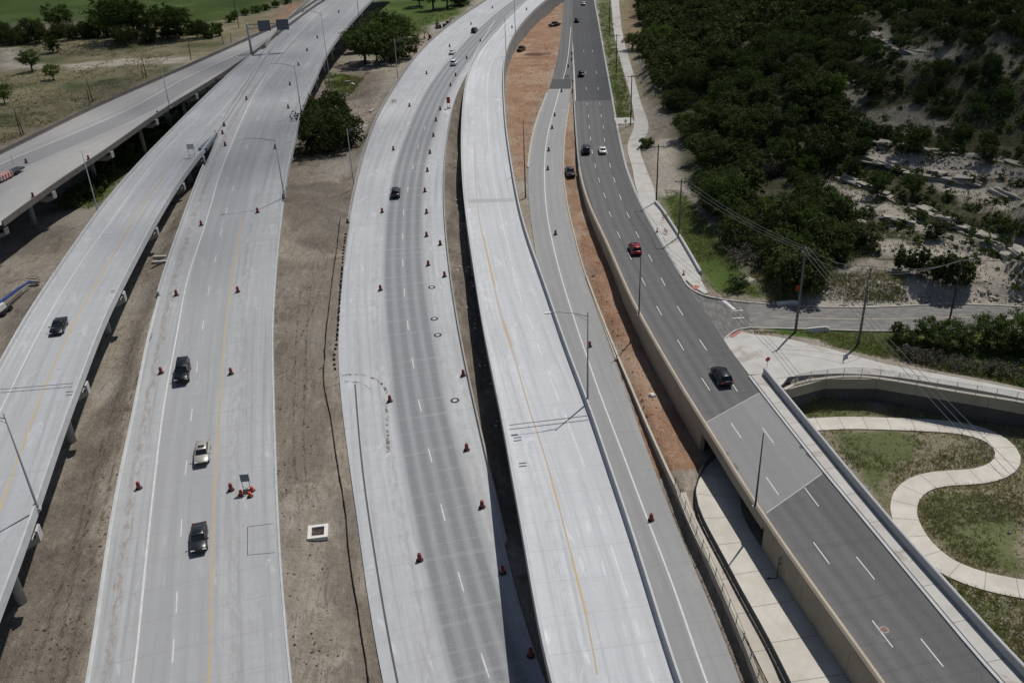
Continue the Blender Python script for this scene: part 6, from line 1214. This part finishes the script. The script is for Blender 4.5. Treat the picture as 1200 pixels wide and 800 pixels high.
# concrete block on the red dirt, boulders, pads
def rockobj(name, x, y, s_, mat, label, cat, dz=.1):
    g = gcast(x, y); bm = bmesh.new(); bmesh.ops.create_icosphere(bm, subdivisions=2, radius=1)
    for v in bm.verts: v.co *= random.uniform(.82, 1.1); v.co.x *= s_[0]; v.co.y *= s_[1]; v.co.z *= s_[2]
    me = bpy.data.meshes.new(name); bm.to_mesh(me); bm.free(); o = link(name, me, mat); o.location = (g.x, g.y, g.z+dz); tag(o, label, cat); return o
rockobj('concrete_block', 764, 464, (.6, .5, .45), M_refl, 'white concrete lump on the red dirt strip', 'rubble block'); rockobj('boulder', 872, 331, (1.9, 1.3, .9), M_rock, 'large pale boulder beside the junction', 'boulder'); rockobj('boulder', 1062, 407, (.7, .6, .5), M_rock, 'pale boulder beside the street side trees', 'boulder'); rockobj('boulder', 1008, 262, (1.4, 1.0, .7), M_rock, 'pale boulder on the rocky hillside', 'boulder')
for i, (x, y, l, a) in enumerate(((456, 72, 3, .5), (450, 76, 2.6, .6), (470, 70, 3.4, .4), (414, 100, 3.2, -1.1), (408, 97, 1.6, .2), (188, 303, 2.4, 0), (188, 309, 2.8, .05), (436, 131, 2.5, 1.2))):
    g = gcast(x, y); o = MB().box((0, 0, .3), (l, .6, .5)).build('concrete_beam', M_walk); o.location = g; o.rotation_euler.z = a; tag(o, 'pale concrete block left lying on the dirt, %s from the left' % ['fifth', 'fourth', 'sixth', 'third', 'second', 'first', 'first', 'fourth'][i] if i < 5 else ['upper concrete beam on the dirt left of the left freeway', 'lower concrete beam on the dirt left of the left freeway', 'long pale slab lying near the dark junipers'][i-5], 'concrete block')
MB2 = MB(); g = P(725, 142, zH(142)+.1); tag(MB().box((0, 0, 0), (5, 6, .3)).build('concrete_pad', M_walk), kind='structure'); bpy.data.objects['concrete_pad'].location = (g[0]+1.5, g[1], g[2]-.1)
# small signs near the junction
p = gcast(898, 437); o = empty('street_sign', p, .3); tag(o, 'thin red sign seen on its pole at the corner sidewalk', 'road sign'); MB().tube([(0, 0, 0), (0, 0, 2.6)], .035, 6).build('post', M_steel, o); MB().lathe([(.38, -.02), (.38, .02)], 8, (0, 0, 0)).build('sign_panel', M_red, o).rotation_euler = (1.57, 0, 0)
o.children[1].location = (0, 0, 2.3)
p = gcast(934, 348); o = empty('warning_sign', p, .2); tag(o, 'orange red warning sign behind the leaning utility pole', 'road sign'); MB().tube([(0, 0, 0), (0, 0, 2)], .04, 6).build('post', M_steel, o); MB().box((0, -.05, 1.7), (.95, .04, .95)).build('sign_panel', M_orange, o); o.children[1].rotation_euler = (0, 0, 0)
for x, y, lb, rz in ((940, 389, 'white concrete barrier piece beside the leaning utility pole', .1), (905, 358, 'short white barrier piece at the far kerb of the junction', .1)):
    g = gcast(x, y); o = MB().sweep(np.array([(-1.6, 0, 0), (1.2, 0, 0), (1.7, -.5, 0)]), np.array([(0, 1), (0, 1), (.5, .8)]), [(-.3, 0), (-.1, .75), (.1, .75), (.3, 0)]).build('barrier_piece', M_refl); o.location = (g.x+2.3, g.y, g.z); o.rotation_euler.z = rz; tag(o, lb, 'barrier')
# ------------------------------------------------------------------ machines
def excavator(x, y, sc, rz, label, body=M_steeld, name='excavator'):
    g = gcast(x, y); o = empty(name, g, rz); o.scale = (sc, sc, sc); tag(o, label, 'excavator')
    for sy in (-1, 1): MB().sweep(np.array([(0, sy*.9-.25, 0), (0, sy*.9+.25, 0)]), np.array([(1, 0), (1, 0)]), [(-1.6, .1), (-1.8, .4), (-1.5, .75), (1.5, .75), (1.8, .4), (1.6, .1), (1.3, 0), (-1.3, 0)]).build('track', M_black, o)
    MB().box((-.3, 0, 1.25), (2.8, 2.2, .9)).build('house', body, o); cb = MB().box((.6, .6, 2.1), (1.1, .9, 1.1), 0, .85).build('cab', body, o); MB().box((.7, .6, 2.15), (1.02, .92, .7), 0, .9).build('cab_glass', M_glass, cb)
    MB().tube([(1.0, -.2, 1.4), (2.4, -.2, 3.6), (4.0, -.2, 3.4)], [.28, .25, .2], 6).build('boom', body, o); MB().tube([(4.0, -.2, 3.5), (4.6, -.2, 1.2)], [.2, .14], 6).build('stick', body, o); MB().box((4.55, -.2, .8), (.8, .9, .8), 0, .7).build('bucket', M_black, o)
excavator(514, 33, .8, 1.9, 'small dark excavator with raised arm beside the middle freeway'); excavator(524, 32, .9, .6, 'dark excavator next to the barrier above the creek'); excavator(506, 47, .8, 2.6, 'excavator working behind the barrier, lower of three', plain('machine ochre', (.18, .09, .04), .6))
for x, y, k, pm, lb, a in ((611, 60, 'pickup', BLK, 'black pickup parked on the red dirt below the ramp wall', 1.2), (650, 31, 'pickup', BLK, 'black pickup parked on the dirt beside the exit ramp', .6), (668, 205, 'pickup', GRY, 'dark grey pickup parked at the top of the red dirt strip', 1.65)):
    car(k, pm, lb, np.array(gcast(x, y)), a, name='pickup_truck')
rockobj('dirt_pile', 629, 64, (5.5, 2.0, 1.0), plain('dark soil', (.17, .10, .07), .95), 'pile of dark soil on the red dirt', 'dirt pile', -.2)
# boom lift at the left frame edge
g = gcast(4, 366); b_end = np.array(gcast(41, 334)); ox = empty('boom_lift', g, math.atan2(b_end[1]-g.y, b_end[0]-g.x)); tag(ox, 'blue boom lift with its arm stretched out over the dirt at left', 'boom lift'); bl_ = math.hypot(b_end[0]-g.x, b_end[1]-g.y)
MB().box((-.3, 0, .75), (3.0, 2.0, .5)).build('chassis', M_steeld, ox); MB().box((-.9, 0, 1.45), (2.2, 1.7, .9), 0, .9).build('turret', M_refl, ox)
for sx in (-1.2, .7):
    for sy in (-1, 1): MB().sweep(np.array([(sx, sy*1.0-.18, 0), (sx, sy*1.0+.18, 0)]), np.array([(1, 0), (1, 0)]), [(.5*math.cos(2*math.pi*k/12), .5+.5*math.sin(2*math.pi*k/12)) for k in range(12)]).build('wheel', M_black, ox)
MB().tube([(-1.2, 0, 1.9), (bl_*.55, 0, 1.9), (bl_-.8, 0, 1.6)], [.28, .24, .16], 6).build('boom', plain('blue machine paint', (.03, .06, .22), .4), ox); MB().tube([(0, -.2, 1.0), (bl_*.6, -.2, 1.1)], .1, 6).build('lift_cylinder', M_steeld, ox)
bk_ = MB().box((bl_, 0, .9), (.9, 1.9, .12)).build('basket_floor', M_steeld, ox)
for z_ in (1.4, 1.95): MB().tube([(bl_-.45, -.95, z_), (bl_+.45, -.95, z_), (bl_+.45, .95, z_), (bl_-.45, .95, z_), (bl_-.45, -.95, z_)], .05, 5).build('basket_rail', M_steeld, ox)
# trailer with red crash attenuator on the grey bridge
p = at_road(A, 10, 208); p[2] = A.z(p[0], p[1], p[2]); hd = heading(A, p, True); o = empty('attenuator_trailer', p, hd); tag(o, 'red and white crash attenuator trailer cut by the left frame edge on the grey bridge', 'trailer')
MB().box((2.6, 0, .75), (4.2, 2.0, .35)).build('platform', M_steeld, o); b_ = MB().box((-1.6, 0, .9), (3.8, 2.2, 1.0)).build('attenuator_box', M_refl, o)
for k in range(4): MB().box((-3.0+.95*k, -1.11, .9), (.45, .02, 1.0)).build('stripe', M_red, b_); MB().box((-3.0+.95*k, 0, 1.405), (.45, 2.2, .012)).build('stripe', M_red, b_)
for sx in (-.4, 1.6):
    for sy in (-1, 1): MB().sweep(np.array([(sx, sy*.95-.12, 0), (sx, sy*.95+.12, 0)]), np.array([(1, 0), (1, 0)]), [(.4*math.cos(2*math.pi*k/12), .4+.4*math.sin(2*math.pi*k/12)) for k in range(12)]).build('wheel', M_black, o)
p = at_road(A, 16, 193); p[2] = A.z(p[0], p[1], p[2]); o = empty('delineator_post', p); tag(o, 'thin grey post on the grey bridge beside the trailer', 'post'); MB().tube([(0, 0, 0), (0, 0, 2.2)], .05, 5).build('shaft', M_steel, o)
# dark asphalt-toned strip along the foot of the curved wall
sw = WStrip('wall_foot_strip', catmull([P(x, y, -3.85) for x, y in ((935, 470), (965, 467), (1000, 466), (1050, 469.5), (1125, 481), (1199, 492), (1290, 510))]), 1.8); me = sw.mesh('wall_foot_strip', M_asph, lift=.0); tag(link('wall_foot_strip', me), kind='structure')
for st, o, stp in ((SP, oSP, 3.0), (UP_, oUP, 4.0), (HS, oHS, 4.5), (WK, oWK, 3.0), (LG, oLG, 4.0)):
    mb = MB(); nxt = 0
    for i in range(len(st.L)):
        if st.al[i] >= nxt:
            nxt = st.al[i]+stp; a, b, t = st.L[i], st.Rt[i], st.T[i]*.035
            mb.add([(a[0]-t[0], a[1]-t[1], a[2]+.006), (b[0]-t[0], b[1]-t[1], b[2]+.006), (b[0]+t[0], b[1]+t[1], b[2]+.006), (a[0]+t[0], a[1]+t[1], a[2]+.006)], [(0, 1, 2, 3)])
    tag(mb.build('joint_lines', M_jsoft, o), kind='stuff')
# ------------------------------------------------------------------ rock ledges on the hillside
LEDGES = [([(1008, 166), (1040, 170), (1075, 173), (1120, 180), (1160, 188), (1205, 196)], 'upper', 1.0), ([(985, 210), (1010, 218), (1040, 231), (1075, 244), (1100, 256), (1140, 263)], 'long middle', 1.1), ([(1125, 266), (1150, 276), (1175, 288), (1205, 300)], 'lower right', 1.6), ([(1088, 203), (1120, 210), (1160, 220), (1205, 230)], 'right hand', 1.1), ([(1020, 38), (1040, 52), (1062, 60), (1090, 62)], 'topmost', .8), ([(1015, 186), (1050, 195), (1085, 210)], 'short', .9), ([(1040, 256), (1080, 270), (1120, 284)], 'broken', .9)]
for pts, nm, hh in LEDGES:
    ln = resample(catmull([np.array(gcast(*q)) for q in pts]), 2.2); o = empty('rock_ledge', (0, 0, 0)); tag(o, '%s grey limestone ledge stepping across the hillside' % nm, 'rock ledge')
    for i in range(len(ln)-1):
        if random.random() < .07: continue
        for lay in range(1+(i % 2)):
            a = math.atan2(ln[i+1][1]-ln[i][1], ln[i+1][0]-ln[i][0])+random.uniform(-.10, .10); l_ = random.uniform(2.4, 5.2); d = random.uniform(1.0, 2.2); h = hh*random.uniform(.35, .55); x, y = ln[i][0]+random.uniform(-.5, .5), ln[i][1]+lay*.8+random.uniform(-.3, .3); z_ = gzat(x, y)-.12+lay*hh*.2
            bm = bmesh.new(); bmesh.ops.create_cube(bm, size=1); bmesh.ops.subdivide_edges(bm, edges=bm.edges, cuts=1)
            for v in bm.verts: v.co += Vector((random.uniform(-.2, .2), random.uniform(-.22, .22), random.uniform(-.2, .2))); v.co = Vector((v.co.x*l_, v.co.y*d, v.co.z*h))
            me = bpy.data.meshes.new('rock_slab'); bm.to_mesh(me); bm.free(); r = link('rock_slab', me, M_rock, o); r.location = (x, y, z_); r.rotation_euler = (random.uniform(-.1, .1), random.uniform(-.1, .1), a)
# tactile pads, kerb paint and street markings at the junction
M_pad = plain('faded red tactile paving', (.33, .12, .10), .8)
WK.dash(815, 336.5, oWK, M_pad, 1.0, 1.6, 'tactile_pad', .5, .02)
g = P(861.5, 391.5, -.40); o = MB().box((0, 0, 0), (2.4, .6, .03)).build('tactile_pad', M_pad, oST); o.location = (g[0], g[1], -.405); o.rotation_euler.z = .75
for (x, y), (w, l) in (((864, 369), (1.8, .25)), ((866, 367), (1.8, .25))): g = P(x, y, -.70); o = MB().box((0, 0, 0), (w, l, .012)).build('street_marking', M_white, oST); o.location = (g[0], g[1]-(1.0 if y > 368 else -1.0), -.703)
g = P(854, 357, -.70); o = MB().box((0, 0, 0), (.6, 3.6, .012)).build('stop_bar', M_white, oST); o.location = (g[0], g[1], -.703); o.rotation_euler.z = .3
